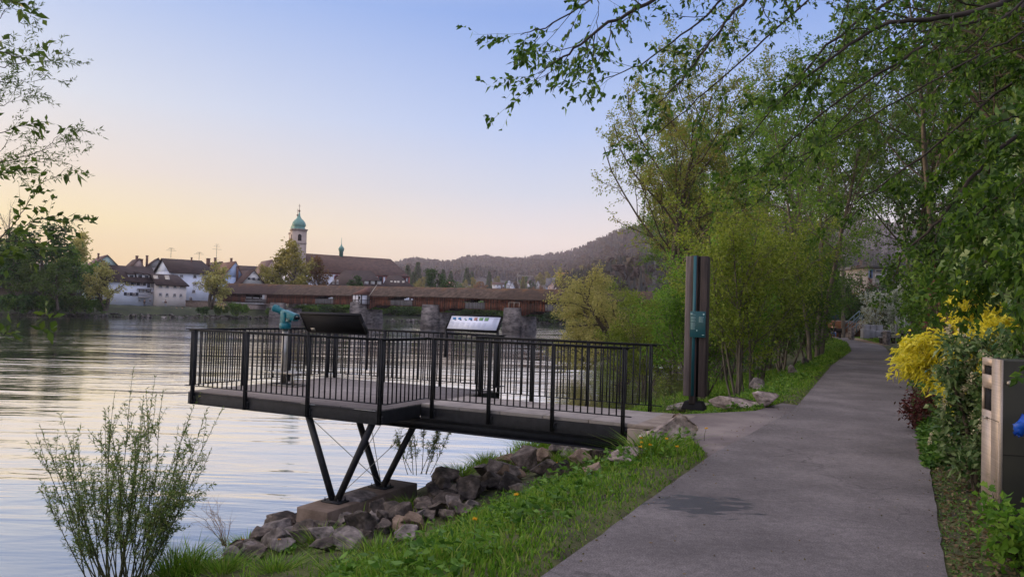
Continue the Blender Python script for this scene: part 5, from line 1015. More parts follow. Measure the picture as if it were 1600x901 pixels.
# evergreen masses right of the path
SP_EV = [dict(segs=4, w=.12, up=.06, n=10, t0=.05, ang=.8, ratio=.55, rr=.5), dict(segs=3, w=.18, n=7, t0=.1, ang=.8, ratio=.55, rr=.6), dict(segs=2, w=.2, leaves=20, spread=.10, l0=0)]
ev = plant('hedge_shrub', 'x', 'shrub', SP_EV, [((.4 * math.cos(a), .4 * math.sin(a), 0), (.55 * math.cos(a), .55 * math.sin(a), 1), 2.6, .05) for a in np.arange(7) * .9], 'dark', .13, .075, rng)
for i, (x, y, s, sz, lm, lb) in enumerate([(11.2, 17.5, 1.0, 1.15, 'mid', 'green shrub beyond the yellow maple on the right verge'), (13.8, 22, 1.0, 1.0, 'mid', 'green shrub on the right verge halfway to the bend'), (9.6, 12.5, 1.0, 1.3, 'dark', 'dark evergreen directly behind the yellow maple'), (11.6, 13.5, 1.4, 1.9, 'dark', 'tall dark evergreen behind the yellow maple'), (15.5, 20, 1.7, 2.0, 'dark', 'big dark evergreen in the right hand wood'), (16.5, 26.5, 1.1, 1.1, 'mid', 'bright shrub left of the dark hedge near the bend'), (21.3, 36, 1.3, 1.2, 'bright', 'light green shrub beside the right bollard'), (23.8, 40, 1.7, 1.9, 'mid', 'rounded green shrub right of the seating corner'), (20, 30, 1.8, 2.4, 'dark', 'dark evergreen hedge block right of the white flowering bush'), (8.2, 9.4, 1.1, 1.5, 'laurel', 'dark glossy shrub behind the letterbox column'), (6.9, 7.6, .9, 1.25, 'laurel', 'glossy shrub at the right picture edge'), (44, 66, 2.4, 2.6, 'dark', 'dark mass of evergreen behind the white building corner'), (36, 78, 2.0, 2.0, 'dark', 'dark evergreen beside the rusty stairway'), (27.5, 84, 1.6, 1.8, 'dark', 'low evergreen behind the seated person'), (22, 72, 1.5, 1.9, 'mid', 'shrub on the river side where the path disappears')]):
    put(ev, (x, y, gz(x, y) - .05), s, i * 1.1, lb, 'shrubs of the right hand hedge', lm, sz=sz)
def flowering(name, label, cat, base, s, lm, flm, seed, nfl, fl, lf=(.08, .05), h=2.2, n=8, leaves_n=10, lean=.5, fsp=.05, crat=.5, group='flowering shrubs right of the path', loose=1.):
    r = np.random.default_rng(seed); sp = [dict(segs=4, w=.12, up=.04, n=8, t0=.12, ang=.8, ratio=crat, rr=.5), dict(segs=3, w=.18, n=5, t0=.1, ang=.8, ratio=.5), dict(segs=2, w=.2, leaves=leaves_n, spread=.05 * loose, l0=0)]
    b = [((.15 * math.cos(a), .15 * math.sin(a), 0), (lean * math.cos(a), lean * math.sin(a), 1), h * r.uniform(.75, 1.05), .03) for a in np.arange(n) * 6.28 / n + r.uniform(0, .5, n)]
    root = thing(name, label, cat, base, 0, group); g = Grow(r, sp)
    for q in b: g.run(0, *q)
    g.wood(MB()).build('stems', M['bark'], root, smooth=True); P, D = g.sites(); c = MB(); leaves(c, P, D, lf[0], lf[1], r); c.build('foliage', LM[lm], root)
    if nfl:
        i = r.choice(len(P), nfl); f = MB(); Q = np.repeat(P[i], 7, 0) + r.normal(0, fsp, (nfl * 7, 3)) * np.array([.6, .6, 1.5]); leaves(f, Q, rdir(r, len(Q)) + np.array([0, 0, .8]), fl, fl * .8, r, droop=0); f.build('flowers', LM[flm], root)
    return root
# yellow cut-leaf maple: horizontal layers of feathery leaves
def acer():
    r = np.random.default_rng(6); base = (5.62, 9.1, .05); root = thing('yellow_maple', 'bright yellow feathery maple spreading over the right edge of the path', 'shrub', base, 0, 'flowering shrubs right of the path')
    sp = [dict(segs=5, w=.12, up=-.04, n=8, t0=.3, ang=.7, ratio=.5, rr=.5, flat=.35), dict(segs=4, w=.12, up=-.05, n=6, t0=.15, ang=.75, ratio=.6, flat=.3), dict(segs=2, w=.15, up=-.06, leaves=60, spread=.04, l0=0, lz=-.3)]
    g = Grow(r, sp)
    for dx, dz, L in ((-.42, 1.0, 1.6), (-.25, 1.3, 1.85), (-.55, .75, 1.2), (.15, 1.5, 1.9), (.5, 1.4, 1.85), (-.1, 1.1, 1.7), (-.4, .62, 1.1), (.4, 1.1, 1.7), (-.2, .75, 1.25), (.7, 1.0, 1.5), (.2, .9, 1.5), (.62, .8, 1.5), (.0, 1.2, 1.5), (.3, 1.3, 1.6)): g.run(0, (0, 0, .1), (dx, r.normal(-.15, .3), dz), L * .84, .025)
    g.wood(MB()).build('stems', M['bark'], root, smooth=True); P, D = g.sites(); k = P[:, 2] > .6; P, D = P[k], D[k]; c = MB(); leaves(c, P, D, .085, .026, r, droop=.3); c.build('foliage', LM['acer'], root)
acer()
flowering('white_flowering_bush', 'large bush covered in white blossom at the far right of the path', 'bush', P3(1418, 63, .1), 1, 'mid', 'whitefl', 3, 1500, .15, (.12, .07), 4.0, 9, 12, .28, .14, crat=.4)
flowering('white_flowering_bush', 'small pale blossoming bush left of the large white blossoming one', 'bush', P3(1362, 64, .1), 1, 'willow', 'whitefl', 4, 300, .13, (.11, .06), 3.6, 6, 8, .25, .12, crat=.35)
flowering('red_leaved_bush', 'dark red brown leaved bush hanging above the rusty stairway', 'bush', P3(1344, 82, .3), 1, 'red', 'red', 8, 0, .1, (.14, .09), 6.0, 9, 16, .35)
flowering('cherry_laurel', 'laurel with cream flower candles beside the letterbox column', 'shrub', (4.52, 7.25, .0), 1, 'laurel', 'cream', 9, 0, .03, (.085, .04), 1.42, 12, 18, .08, crat=.20)
flowering('low_shrub', 'low fresh green shrub at the bottom right corner before the letterbox column', 'shrub', (3.42, 4.95, .02), 1, 'bright', 'bright', 14, 0, .1, (.06, .04), .42, 7, 7, .5, crat=.4)
def candles():
    r = np.random.default_rng(10); lau = [o for o in bpy.data.objects if o.name.startswith('cherry_laurel')][0]; f = MB()
    fol = [c for c in lau.children if c.name.startswith('foliage')][0]; n = len(fol.data.vertices); V = np.empty(n * 3, np.float32); fol.data.vertices.foreach_get('co', V); V = V.reshape(-1, 3)
    k = V[(V[:, 2] > .35) & (V[:, 0] < .45)]; k = k[r.choice(len(k), 95)]
    for p in k:
        d = norm(r.normal(0, .45, 3) + np.array([0, 0, 1])) * r.uniform(.09, .15); t = r.uniform(0, 1, 55)[:, None]; Q = p + t * d + r.normal(0, .012, (55, 3)); leaves(f, Q, rdir(r, 55), .018, .016, r, droop=0)
    f.build('flowers', LM['cream'], lau)
candles()
flowering('red_heavenly_bamboo', 'low dark red leaved shrub under the yellow maple', 'shrub', (6.15, 11.3, .02), 1, 'red', 'red', 12, 0, .1, (.06, .028), .5, 7, 8, .4, crat=.35)
flowering('red_heavenly_bamboo', 'dark red shrub showing between the maple branches above', 'shrub', (6.3, 9.9, .1), 1, 'red', 'red', 13, 0, .1, (.07, .03), 1.75, 6, 9, .3)

# --- ground cover, grass, weeds, litter
def grass():
    r = np.random.default_rng(40); n = 420000
    y = 3.4 + 40 * r.uniform(0, 1, n) ** 2.1; s = r.uniform(.02, 6.6, n); x = xL(y) - s / .89
    smax = lambda y: np.interp(y, [0, 7, 8, 9.5, 12, 15, 16.5], [7, 2.8, 2.0, 1.5, 1.5, 1.7, 7]) + .2 * np.sin(y * 3.1)
    dens = np.where(s > smax(y), .07, 1.) * np.interp(s, [0, .08, .3, 4.5, 5.6, 6.6], [.5, .9, 1, .9, .45, .1])
    cl = .5 + .5 * np.sin(2.3 * x + 1.1 * y) * np.sin(1.7 * y - 1.3 * x + 2); bare = np.sin(5.1 * x + 2 * y + .5) * np.sin(4.3 * y - 2.2 * x)
    dens = dens * np.where((s < 1.0) & (bare > .5), .4, 1)
    kp = r.uniform(size=n) < dens * (.55 + .45 * cl); P = np.stack([x, y], 1); kp &= ~in_poly(P, BAY)
    dxy = P - PA; u = dxy[:, 0] * _c + dxy[:, 1] * _s; v = -dxy[:, 0] * _s + dxy[:, 1] * _c; kp &= ~((u > -.3) & (u < L1 + L2 + .7) & (v > .2) & (v < TW) & (s > 1.0))
    kp |= (np.abs(s - 3.0) < .5) & (y > 11) & (y < 14) & (r.uniform(size=n) < .15) & ~in_poly(P, BAY)
    x, y, s, cl = x[kp], y[kp], s[kp], cl[kp]; n = len(x); z = tz(x, y) - .01
    h = r.uniform(.04, .13, n) * np.interp(s, [0, .3, 1.2, 2.5, 6], [.35, .5, .9, 1.35, 1.4]) * (.7 + .6 * cl); tall = r.uniform(size=n) < .06; h = np.where(tall, h * 1.7, h); wd = np.interp(y, [4, 14, 40], [.0055, .008, .016]) * r.uniform(.6, 1.4, n)
    a = r.uniform(0, 6.28, n); l = r.uniform(.1, .75, n) * h; c_, s_ = np.cos(a), np.sin(a); b = r.uniform(0, 6.28, n); bx_, by_ = np.cos(b) * wd, np.sin(b) * wd
    v = np.stack([np.stack([x - bx_, y - by_, z], 1), np.stack([x + bx_, y + by_, z], 1), np.stack([x + c_ * l * .35 + bx_ * .7, y + s_ * l * .35 + by_ * .7, z + h * .62], 1), np.stack([x + c_ * l * .35 - bx_ * .7, y + s_ * l * .35 - by_ * .7, z + h * .62], 1), np.stack([x + c_ * l, y + s_ * l, z + h], 1)], 1)
    i = np.arange(n)[:, None] * 5; mb = MB(); mb.add(v, i + np.array([[0, 1, 2, 3]]), i + np.array([[3, 2, 4]]))
    # long tufts between the rocks
    for px, py, hh in ((590, 872, .22), (500, 848, .2), (640, 792, .16), (430, 893, .16), (540, 893, .16), (350, 895, .22), (850, 700, .3), (820, 705, .3), (760, 728, .3), (905, 725, .3), (930, 735, .25), (300, 895, .32), (270, 900, .38), (385, 858, .2), (720, 745, .3), (1005, 700, .3), (1020, 712, .28)):
        p = onground(px, py); m = 220; rr = r.normal(0, .10, (m, 2)); X = p[0] + rr[:, 0]; Y = p[1] + rr[:, 1]; Z = tz(X, Y); H = hh * r.uniform(.5, 1.1, m); out = rr * r.uniform(1, 3, (m, 1)) + r.normal(0, .05, (m, 2)); b = r.uniform(0, 6.28, m); W = .006
        v = np.stack([np.stack([X - np.cos(b) * W, Y - np.sin(b) * W, Z], 1), np.stack([X + np.cos(b) * W, Y + np.sin(b) * W, Z], 1), np.stack([X + out[:, 0] * .45 + W * .7, Y + out[:, 1] * .45, Z + H * .65], 1), np.stack([X + out[:, 0] * .45 - W * .7, Y + out[:, 1] * .45, Z + H * .65], 1), np.stack([X + out[:, 0], Y + out[:, 1], Z + H], 1)], 1)
        i = np.arange(m)[:, None] * 5; mb.add(v, i + np.array([[0, 1, 2, 3]]), i + np.array([[3, 2, 4]]))
    tag(mb.build('grass', M['grass']), 'bright green uneven grass covering the river bank beside the path', 'grass', kind='stuff')
    # broad leaved weeds
    m = 5200; y = 3.6 + 26 * r.uniform(0, 1, m) ** 1.7; s = r.uniform(.3, 5.4, m); x = xL(y) - s / .89; P = np.stack([x, y], 1); dxy = P - PA; u = dxy[:, 0] * _c + dxy[:, 1] * _s; v = -dxy[:, 0] * _s + dxy[:, 1] * _c
    kp = ~in_poly(P, BAY) & (r.uniform(size=m) < np.where(s > smax(y) - .15, .03, .8) * (.3 + .7 * (np.sin(1.4 * x + 3) * np.sin(1.9 * y) > -.25))) & ~((u > 0) & (u < 8) & (v > 0) & (v < TW)); x, y = x[kp], y[kp]; z = tz(x, y)
    k = 9; X = np.repeat(x, k); Y = np.repeat(y, k); hh = np.repeat(r.uniform(.04, .24, len(x)), k) * r.uniform(.2, 1, len(X)); Q = np.stack([X + r.normal(0, .03, len(X)), Y + r.normal(0, .03, len(X)), np.repeat(z, k) + hh], 1); D = rdir(r, len(X)); D[:, 2] = np.abs(D[:, 2]) * .5; kz = np.repeat(r.uniform(.45, 1.35, len(x)), k)
    mb = MB(); leaves(mb, Q, D, .07 * kz, .042 * kz * np.repeat(r.uniform(.5, 1.3, len(x)), k), r); tag(mb.build('weeds', M['weed']), 'broad leaved green weeds growing through the bank grass', 'weeds', kind='stuff')
    # right verge: litter, moss tufts, low ground cover
    m = 15000; y = 3.6 + 14 * r.uniform(0, 1, m) ** 1.6; rr = r.uniform(.04, 1.5, m); x = xR(y) + rr; Q = np.stack([x, y, tz(x, y) + .008], 1); D = rdir(r, m); D[:, 2] *= .15; mb = MB(); leaves(mb, Q, D, .042, .022, r, droop=0); 
    m = 6500; y = 3.6 + 60 * r.uniform(0, 1, m) ** 1.5; t = r.uniform(-.15, 1.15, m); x = xL(y) + (xR(y) - xL(y)) * t; edge = (np.abs(t - .5) > .44) | (r.uniform(size=m) < .07); x, y = x[edge], y[edge]; Q = np.stack([x, y, np.full(len(x), .006)], 1); D = rdir(r, len(x)); D[:, 2] = 0; leaves(mb, Q, D, .024, .013, r, droop=0, fold=.1)
    tag(mb.build('leaf_litter', LM['litter']), 'brown dry leaf litter on the soil along the right verge', 'leaf litter', kind='stuff')
    mb = MB(); m = 30000; y = np.where(r.uniform(size=m) < .88, r.uniform(8.5, 15, m), r.uniform(3.8, 5.6, m)); rr = np.where(y > 7, r.uniform(-.06, 1.2, m), r.uniform(.85, 1.6, m)); x = xR(y) + rr; hh = r.uniform(0, 1, m) ** .7 * np.where(y > 7, .62 * (.7 + .3 * np.sin(5 * x + 3 * y)), .28) * (.35 + .65 * np.clip(rr * 2, 0, 1)); Q = np.stack([x, y, tz(x, y) + hh], 1); D = rdir(r, m); D[:, 2] = np.abs(D[:, 2]) * .6
    leaves(mb, Q, D, .075, .042, r); m = 3500; y = r.uniform(15, 40, m); x = xR(y) + r.uniform(.03, 1.6, m); Q = np.stack([x, y, tz(x, y) + r.uniform(0, .25, m)], 1); leaves(mb, Q, rdir(r, m), .11, .06, r)
    m = 900; y = r.uniform(4, 9, m); x = xR(y) + r.uniform(.0, .3, m); Q = np.stack([x, y, tz(x, y) + .01], 1); D = rdir(r, m); D[:, 2] = np.abs(D[:, 2]); leaves(mb, Q, D, .04, .012, r)
    tag(mb.build('ground_cover', LM['clover']), 'low dark green ground cover along the right verge', 'ground cover', kind='stuff')
    y = r.uniform(20, 75, 26000) ; s = np.where(r.uniform(size=26000) < .6, r.uniform(.1, 2.6, 26000), -r.uniform(.1, 2.2, 26000)); x = np.where(s > 0, xL(y) - s / .89, xR(y) - s / .89); kp = (s > 0) | (y > 55); x, y = x[kp], y[kp]; z = tz(x, y)
    D = rdir(r, len(x)); D[:, 2] = np.abs(D[:, 2]) + .4; mb = MB(); leaves(mb, np.stack([x, y, z], 1), D, .17, .03, r); tag(mb.build('verge_grass', M['grass']), 'green verge grass further along the path', 'grass', kind='stuff')
grass()
def dandelions():
    root = thing('dandelion', 'x', 'flower'); MB().tube([(0, 0, 0), (.01, 0, .16), (.03, .01, .24)], [.004, .003, .003], 5).build('stem', M['stem_green'], root)
    r = np.random.default_rng(2); h = MB(); leaves(h, np.tile([.03, .01, .24], (46, 1)), rdir(r, 46) * np.array([1, 1, .35]) + np.array([0, 0, .3]), .026, .009, r, droop=0); h.build('flower_head', M['yellow_flower'], root)
    for i, (px, py) in enumerate([(868, 740), (877, 750), (892, 750), (998, 720), (1003, 712), (1002, 728), (1037, 714), (1017, 726), (1060, 728), (801, 812), (740, 860), (845, 745), (1100, 694), (433, 868), (382, 866)]):
        p = onground(px, py); c = root if i == 0 else copy_tree(root); c.location = tuple(p); c.scale = (.85,) * 3; c.rotation_euler = (0, 0, i * 2.); c['label'] = 'yellow dandelion flower in the bank grass'; c['group'] = 'dandelions in the bank grass'
dandelions()

# --- willow shrubs at the water's edge
def sallow(label, base, h, n, spread, seed, nl, lsz):
    r = np.random.default_rng(seed); root = thing('willow_shrub', label, 'shrub', base, 0, 'willow shrubs at the water edge'); wood = MB(); P, D = [], []
    for k in range(n):
        a = (k + r.uniform(0, 1)) / n * 2 - 1; ln = spread * a + r.normal(0, .08); dy = r.normal(0, .3); L = h * r.uniform(.62, 1.02) * (1 - .38 * abs(a) ** 1.5); d = norm([ln, dy, 1]); p = np.array([a * .28 + r.normal(0, .05), r.normal(0, .12), 0]); pts = [p]
        for i in range(8): d = norm(d + r.normal(0, .045, 3) + np.array([0, 0, .035])); p = p + d * L / 8; pts.append(p)
        pts = np.array(pts); wood.tube(pts, np.linspace(.008, .002, 9), 5, cap=False)
        def put_(pts, m, lo):
            t = (lo + (1 - lo) * r.uniform(0, 1, m) ** .75) * (len(pts) - 1); i = np.minimum(t.astype(int), len(pts) - 2); f = (t - i)[:, None]; P.append(pts[i] * (1 - f) + pts[i + 1] * f); D.append((pts[i + 1] - pts[i]) * 3 + rdir(r, m) * .75)
        put_(pts, nl, .18)
        for q in range(r.integers(5, 10)):
            i = r.integers(2, 7); dd = norm(norm(pts[i + 1] - pts[i]) + r.normal(0, .5, 3)); l = r.uniform(.12, .34) * h / 2; tw = np.array([pts[i] + dd * l * t_ + np.array([0, 0, .06 * t_ * t_]) for t_ in (0, .33, .66, 1)]); wood.tube(tw, [.004, .003, .002, .0015], 4, cap=False); put_(tw, int(nl * .42), .05)
    wood.build('stems', M['stem_green'], root); c = MB(); leaves(c, np.concatenate(P), np.concatenate(D), lsz, lsz * .21, r, droop=.1); c.build('foliage', LM['sallow'], root)
b = at(192, 915, 9.3); b[2] = -1.85; sallow('big feathery willow shrub standing in the water at the lower left', b, 2.6, 52, .56, 1, 78, .06)
b = at(655, 752, 15.3); b[2] = -1.7; sallow('thin young willow shrub behind the platform footing', b, 1.75, 9, .5, 2, 46, .075)
b = at(1040, 632, 15.0); b[2] = -.9; sallow('straggly young willow shrub behind the last railing posts', b, 1.3, 12, .5, 3, 40, .07)
def dry_stalks():
    r = np.random.default_rng(5); p = at(352, 868, 10.6); p[2] = -1.75; mb = MB()
    for k in range(16):
        d = norm([r.normal(-.25, .35), r.normal(0, .3), 1]); L = r.uniform(.5, 1.05); q = np.array([d * L * t + np.array([0, 0, -.25 * t * t]) + r.normal(0, .02, 3) for t in (0, .3, .6, .85, 1)]); mb.tube(q, [.004, .003, .0025, .002, .0015], 4)
        for i in range(5): e = q[2 + i % 3]; mb.tube([e, e + r.normal(0, .07, 3) + np.array([0, 0, .06])], [.002, .001], 3)
    tag(mb.build('dry_reed', mat('dry_straw', (.20, .13, .08), (.30, .20, .13), .8, 9), loc=p), 'dry brown reed stalks at the water edge beside the willow shrub', 'reed')
dry_stalks()

# --- boughs over the path: real trees standing outside the picture, their branches reaching in
def bough_tree(name, label, trunk, boughs, lm, ls, lw, spec, seed, dens, droop=.15, extra=None, bark='twig', group=None):
    r = np.random.default_rng(seed); root = thing(name, label, 'tree', (0, 0, 0), 0, group); root.location = tuple(trunk[0]); o = np.array(trunk[0])
    g = Grow(r, spec, sides=(7, 5, 4, 3, 3)); tk = MB(); tk.tube(np.array(trunk) - o, np.linspace(trunk_r, trunk_r * .5, len(trunk)), 12); tk.build('trunk', M['bark'], root, smooth=True)
    for pts, r0, r1, nk in boughs:
        q = np.vstack([[trunk[-1]], [at(*p_) for p_ in pts]]); k = np.linspace(0, len(q) - 1, 5 * len(q)); f = np.clip(k.astype(int), 0, len(q) - 2)
        c = np.stack([np.interp(k, range(len(q)), q[:, i]) for i in (0, 1, 2)], 1); c[1:-1] = (c[:-2] + 2 * c[1:-1] + c[2:]) / 4; c += r.normal(0, .006, c.shape)
        T = np.gradient(c, axis=0); T /= np.linalg.norm(T, axis=1, keepdims=True); spec[0]['n'] = nk
        g.along(0, c - o, T, np.linspace(r0 * .85, r1 * .8, len(c)), np.linalg.norm(np.diff(c, axis=0), axis=1).sum())
    wd = MB(); [wd.tube(pt, rd, n, cap=False) for pt, rd, n in g.tubes]; wd.build('branches', M[bark], root, smooth=True)
    P, D = g.sites(); c = MB(); leaves(c, P, D, ls, lw, r, droop=droop); c.build('foliage', LM[lm], root); return root
trunk_r = .22
SPB = [dict(segs=1, w=0, t0=.34, ang=.62, ratio=.135, shrink=.45, rr=.42), dict(segs=5, w=.11, up=.0, n=5, t0=.2, ang=.6, ratio=.5, rr=.6, leaves=6, fwd=.5, lz=-.2, l0=.2), dict(segs=3, w=.15, up=.0, leaves=6, fwd=.6, lz=-.25, l0=.1)]
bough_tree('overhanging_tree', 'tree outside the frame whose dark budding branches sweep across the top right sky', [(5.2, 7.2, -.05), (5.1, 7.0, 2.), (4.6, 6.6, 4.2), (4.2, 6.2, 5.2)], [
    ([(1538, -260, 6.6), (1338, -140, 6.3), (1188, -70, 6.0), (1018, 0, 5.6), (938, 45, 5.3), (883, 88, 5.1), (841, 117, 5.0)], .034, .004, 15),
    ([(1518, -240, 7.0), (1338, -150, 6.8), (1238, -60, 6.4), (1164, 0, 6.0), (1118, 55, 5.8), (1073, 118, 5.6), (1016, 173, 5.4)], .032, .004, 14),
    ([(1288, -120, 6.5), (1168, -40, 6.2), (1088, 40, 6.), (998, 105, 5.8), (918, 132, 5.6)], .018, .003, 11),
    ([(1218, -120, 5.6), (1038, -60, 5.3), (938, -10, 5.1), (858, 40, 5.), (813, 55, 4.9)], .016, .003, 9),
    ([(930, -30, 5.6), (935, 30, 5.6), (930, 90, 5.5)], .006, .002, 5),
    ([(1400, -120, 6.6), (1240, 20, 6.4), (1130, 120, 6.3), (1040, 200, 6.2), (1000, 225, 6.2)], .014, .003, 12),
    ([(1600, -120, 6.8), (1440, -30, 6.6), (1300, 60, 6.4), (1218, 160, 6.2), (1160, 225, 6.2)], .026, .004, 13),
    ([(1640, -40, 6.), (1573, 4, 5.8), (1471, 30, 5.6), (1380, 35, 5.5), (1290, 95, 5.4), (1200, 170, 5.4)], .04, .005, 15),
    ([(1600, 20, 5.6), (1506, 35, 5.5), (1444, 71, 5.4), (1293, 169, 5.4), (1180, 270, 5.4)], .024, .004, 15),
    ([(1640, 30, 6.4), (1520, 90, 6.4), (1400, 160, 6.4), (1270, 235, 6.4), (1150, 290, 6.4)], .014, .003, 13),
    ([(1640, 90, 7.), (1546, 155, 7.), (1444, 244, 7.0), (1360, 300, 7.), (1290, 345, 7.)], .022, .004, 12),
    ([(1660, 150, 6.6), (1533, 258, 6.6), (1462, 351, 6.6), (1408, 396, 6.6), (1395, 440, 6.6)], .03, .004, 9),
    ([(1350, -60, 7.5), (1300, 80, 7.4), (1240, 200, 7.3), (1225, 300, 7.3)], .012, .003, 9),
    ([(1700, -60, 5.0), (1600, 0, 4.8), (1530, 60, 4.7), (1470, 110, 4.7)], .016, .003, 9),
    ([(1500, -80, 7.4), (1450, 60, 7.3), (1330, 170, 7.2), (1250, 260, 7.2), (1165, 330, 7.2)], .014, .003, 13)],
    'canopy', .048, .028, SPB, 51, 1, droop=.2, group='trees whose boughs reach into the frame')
SPB2 = [dict(segs=1, w=0, t0=.25, ang=.8, ratio=.22, shrink=.3, rr=.42), dict(segs=4, w=.14, up=.0, n=6, t0=.1, ang=.7, ratio=.5, rr=.6, leaves=12, fwd=.5, lz=-.2, l0=.1), dict(segs=3, w=.15, leaves=12, fwd=.5, lz=-.25, l0=.1)]
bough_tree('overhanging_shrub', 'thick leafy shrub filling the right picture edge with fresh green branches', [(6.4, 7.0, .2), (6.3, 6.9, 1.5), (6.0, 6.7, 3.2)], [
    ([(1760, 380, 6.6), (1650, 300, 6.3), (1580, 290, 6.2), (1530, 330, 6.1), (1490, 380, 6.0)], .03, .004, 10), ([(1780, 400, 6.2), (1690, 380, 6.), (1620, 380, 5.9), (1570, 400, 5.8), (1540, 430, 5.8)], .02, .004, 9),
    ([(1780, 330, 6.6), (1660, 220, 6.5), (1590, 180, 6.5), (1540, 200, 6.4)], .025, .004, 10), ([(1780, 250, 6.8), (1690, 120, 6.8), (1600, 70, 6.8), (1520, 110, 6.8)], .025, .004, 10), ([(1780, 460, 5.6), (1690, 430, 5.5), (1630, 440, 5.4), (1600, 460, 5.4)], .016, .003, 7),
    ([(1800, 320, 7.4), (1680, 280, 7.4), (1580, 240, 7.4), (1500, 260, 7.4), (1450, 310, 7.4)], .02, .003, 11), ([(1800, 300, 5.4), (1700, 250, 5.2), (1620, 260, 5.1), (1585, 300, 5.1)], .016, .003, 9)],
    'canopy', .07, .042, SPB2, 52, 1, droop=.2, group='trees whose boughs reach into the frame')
SPW = [dict(segs=1, w=0, t0=.4, ang=.6, ratio=.13, shrink=.4, rr=.45, leaves=18, fwd=.7), dict(segs=4, w=.12, up=-.01, n=4, t0=.2, ang=.6, ratio=.5, leaves=12, fwd=.7), dict(segs=2, w=.15, leaves=7, fwd=.7)]
bough_tree('leaning_willow', 'willow outside the frame with fine narrow leaved twigs at the upper left edge', [(-6.4, 7.4, -1.9), (-6.2, 7.2, 0.5), (-5.7, 7.0, 3.), (-5.4, 6.9, 4.8)], [
    ([(-148, 140, 6.4), (-68, 110, 6.3), (12, 103, 6.2), (62, 97, 6.2), (96, 92, 6.2)], .008, .0015, 9), ([(-148, -20, 6.6), (-48, 60, 6.5), (-8, 40, 6.5), (12, 10, 6.5), (47, 22, 6.5)], .008, .0015, 9), ([(-128, 170, 6.3), (-38, 130, 6.2), (22, 128, 6.2), (80, 124, 6.2)], .007, .0015, 9),
    ([(-148, 200, 6.6), (-28, 180, 6.5), (12, 160, 6.5), (32, 150, 6.5)], .007, .0015, 8), ([(-148, 280, 6.2), (-28, 258, 6.1), (22, 250, 6.1), (67, 235, 6.1), (107, 198, 6.1)], .008, .0015, 11), ([(-148, 260, 6.4), (-28, 262, 6.4), (32, 250, 6.3), (100, 248, 6.3)], .006, .0015, 9), ([(-128, 320, 6.2), (-48, 300, 6.2), (-8, 250, 6.2), (27, 190, 6.2)], .006, .0015, 8), ([(-148, 80, 6.9), (-58, 60, 6.9), (2, 90, 6.9), (42, 70, 6.9)], .006, .0015, 8)],
    'left', .042, .009, SPW, 53, 1, droop=.05, group='trees whose boughs reach into the frame')
SPL = [dict(segs=1, w=0, t0=.45, ang=.7, ratio=.10, shrink=.3, rr=.45, leaves=16, fwd=.7, l0=.5), dict(segs=3, w=.12, leaves=6, fwd=.6)]
bough_tree('leaning_alder', 'tree outside the frame with broad leaved sprigs at the left edge', [(-5.6, 6.6, -1.7), (-5.5, 6.4, .5), (-5.1, 6.2, 2.2)], [
    ([(-120, 420, 5.6), (0, 375, 5.5), (30, 340, 5.4), (62, 288, 5.4), (112, 262, 5.4)], .007, .0015, 9), ([(-100, 400, 5.6), (20, 362, 5.5), (60, 345, 5.5), (95, 335, 5.5), (130, 350, 5.5)], .006, .0015, 8), ([(-120, 60, 5.), (-30, 70, 4.9), (20, 85, 4.8), (48, 95, 4.8)], .006, .002, 5), ([(-100, 240, 5.6), (-10, 210, 5.5), (40, 195, 5.5), (75, 190, 5.5)], .006, .0015, 7), ([(-100, 300, 5.5), (-10, 275, 5.4), (45, 262, 5.4)], .005, .0015, 5), ([(-100, 400, 5.), (-20, 380, 5.), (40, 375, 5.), (70, 392, 5.)], .006, .002, 9), ([(-100, 430, 5.2), (-20, 400, 5.2), (30, 398, 5.2)], .006, .002, 8), ([(-60, 525, 4.), (-10, 522, 4.), (22, 520, 4.)], .004, .0015, 4), ([(-60, -10, 5.), (10, 0, 5.), (45, 8, 5.)], .005, .002, 5)],
    'left', .072, .034, SPL, 54, 1, droop=.15, group='trees whose boughs reach into the frame')

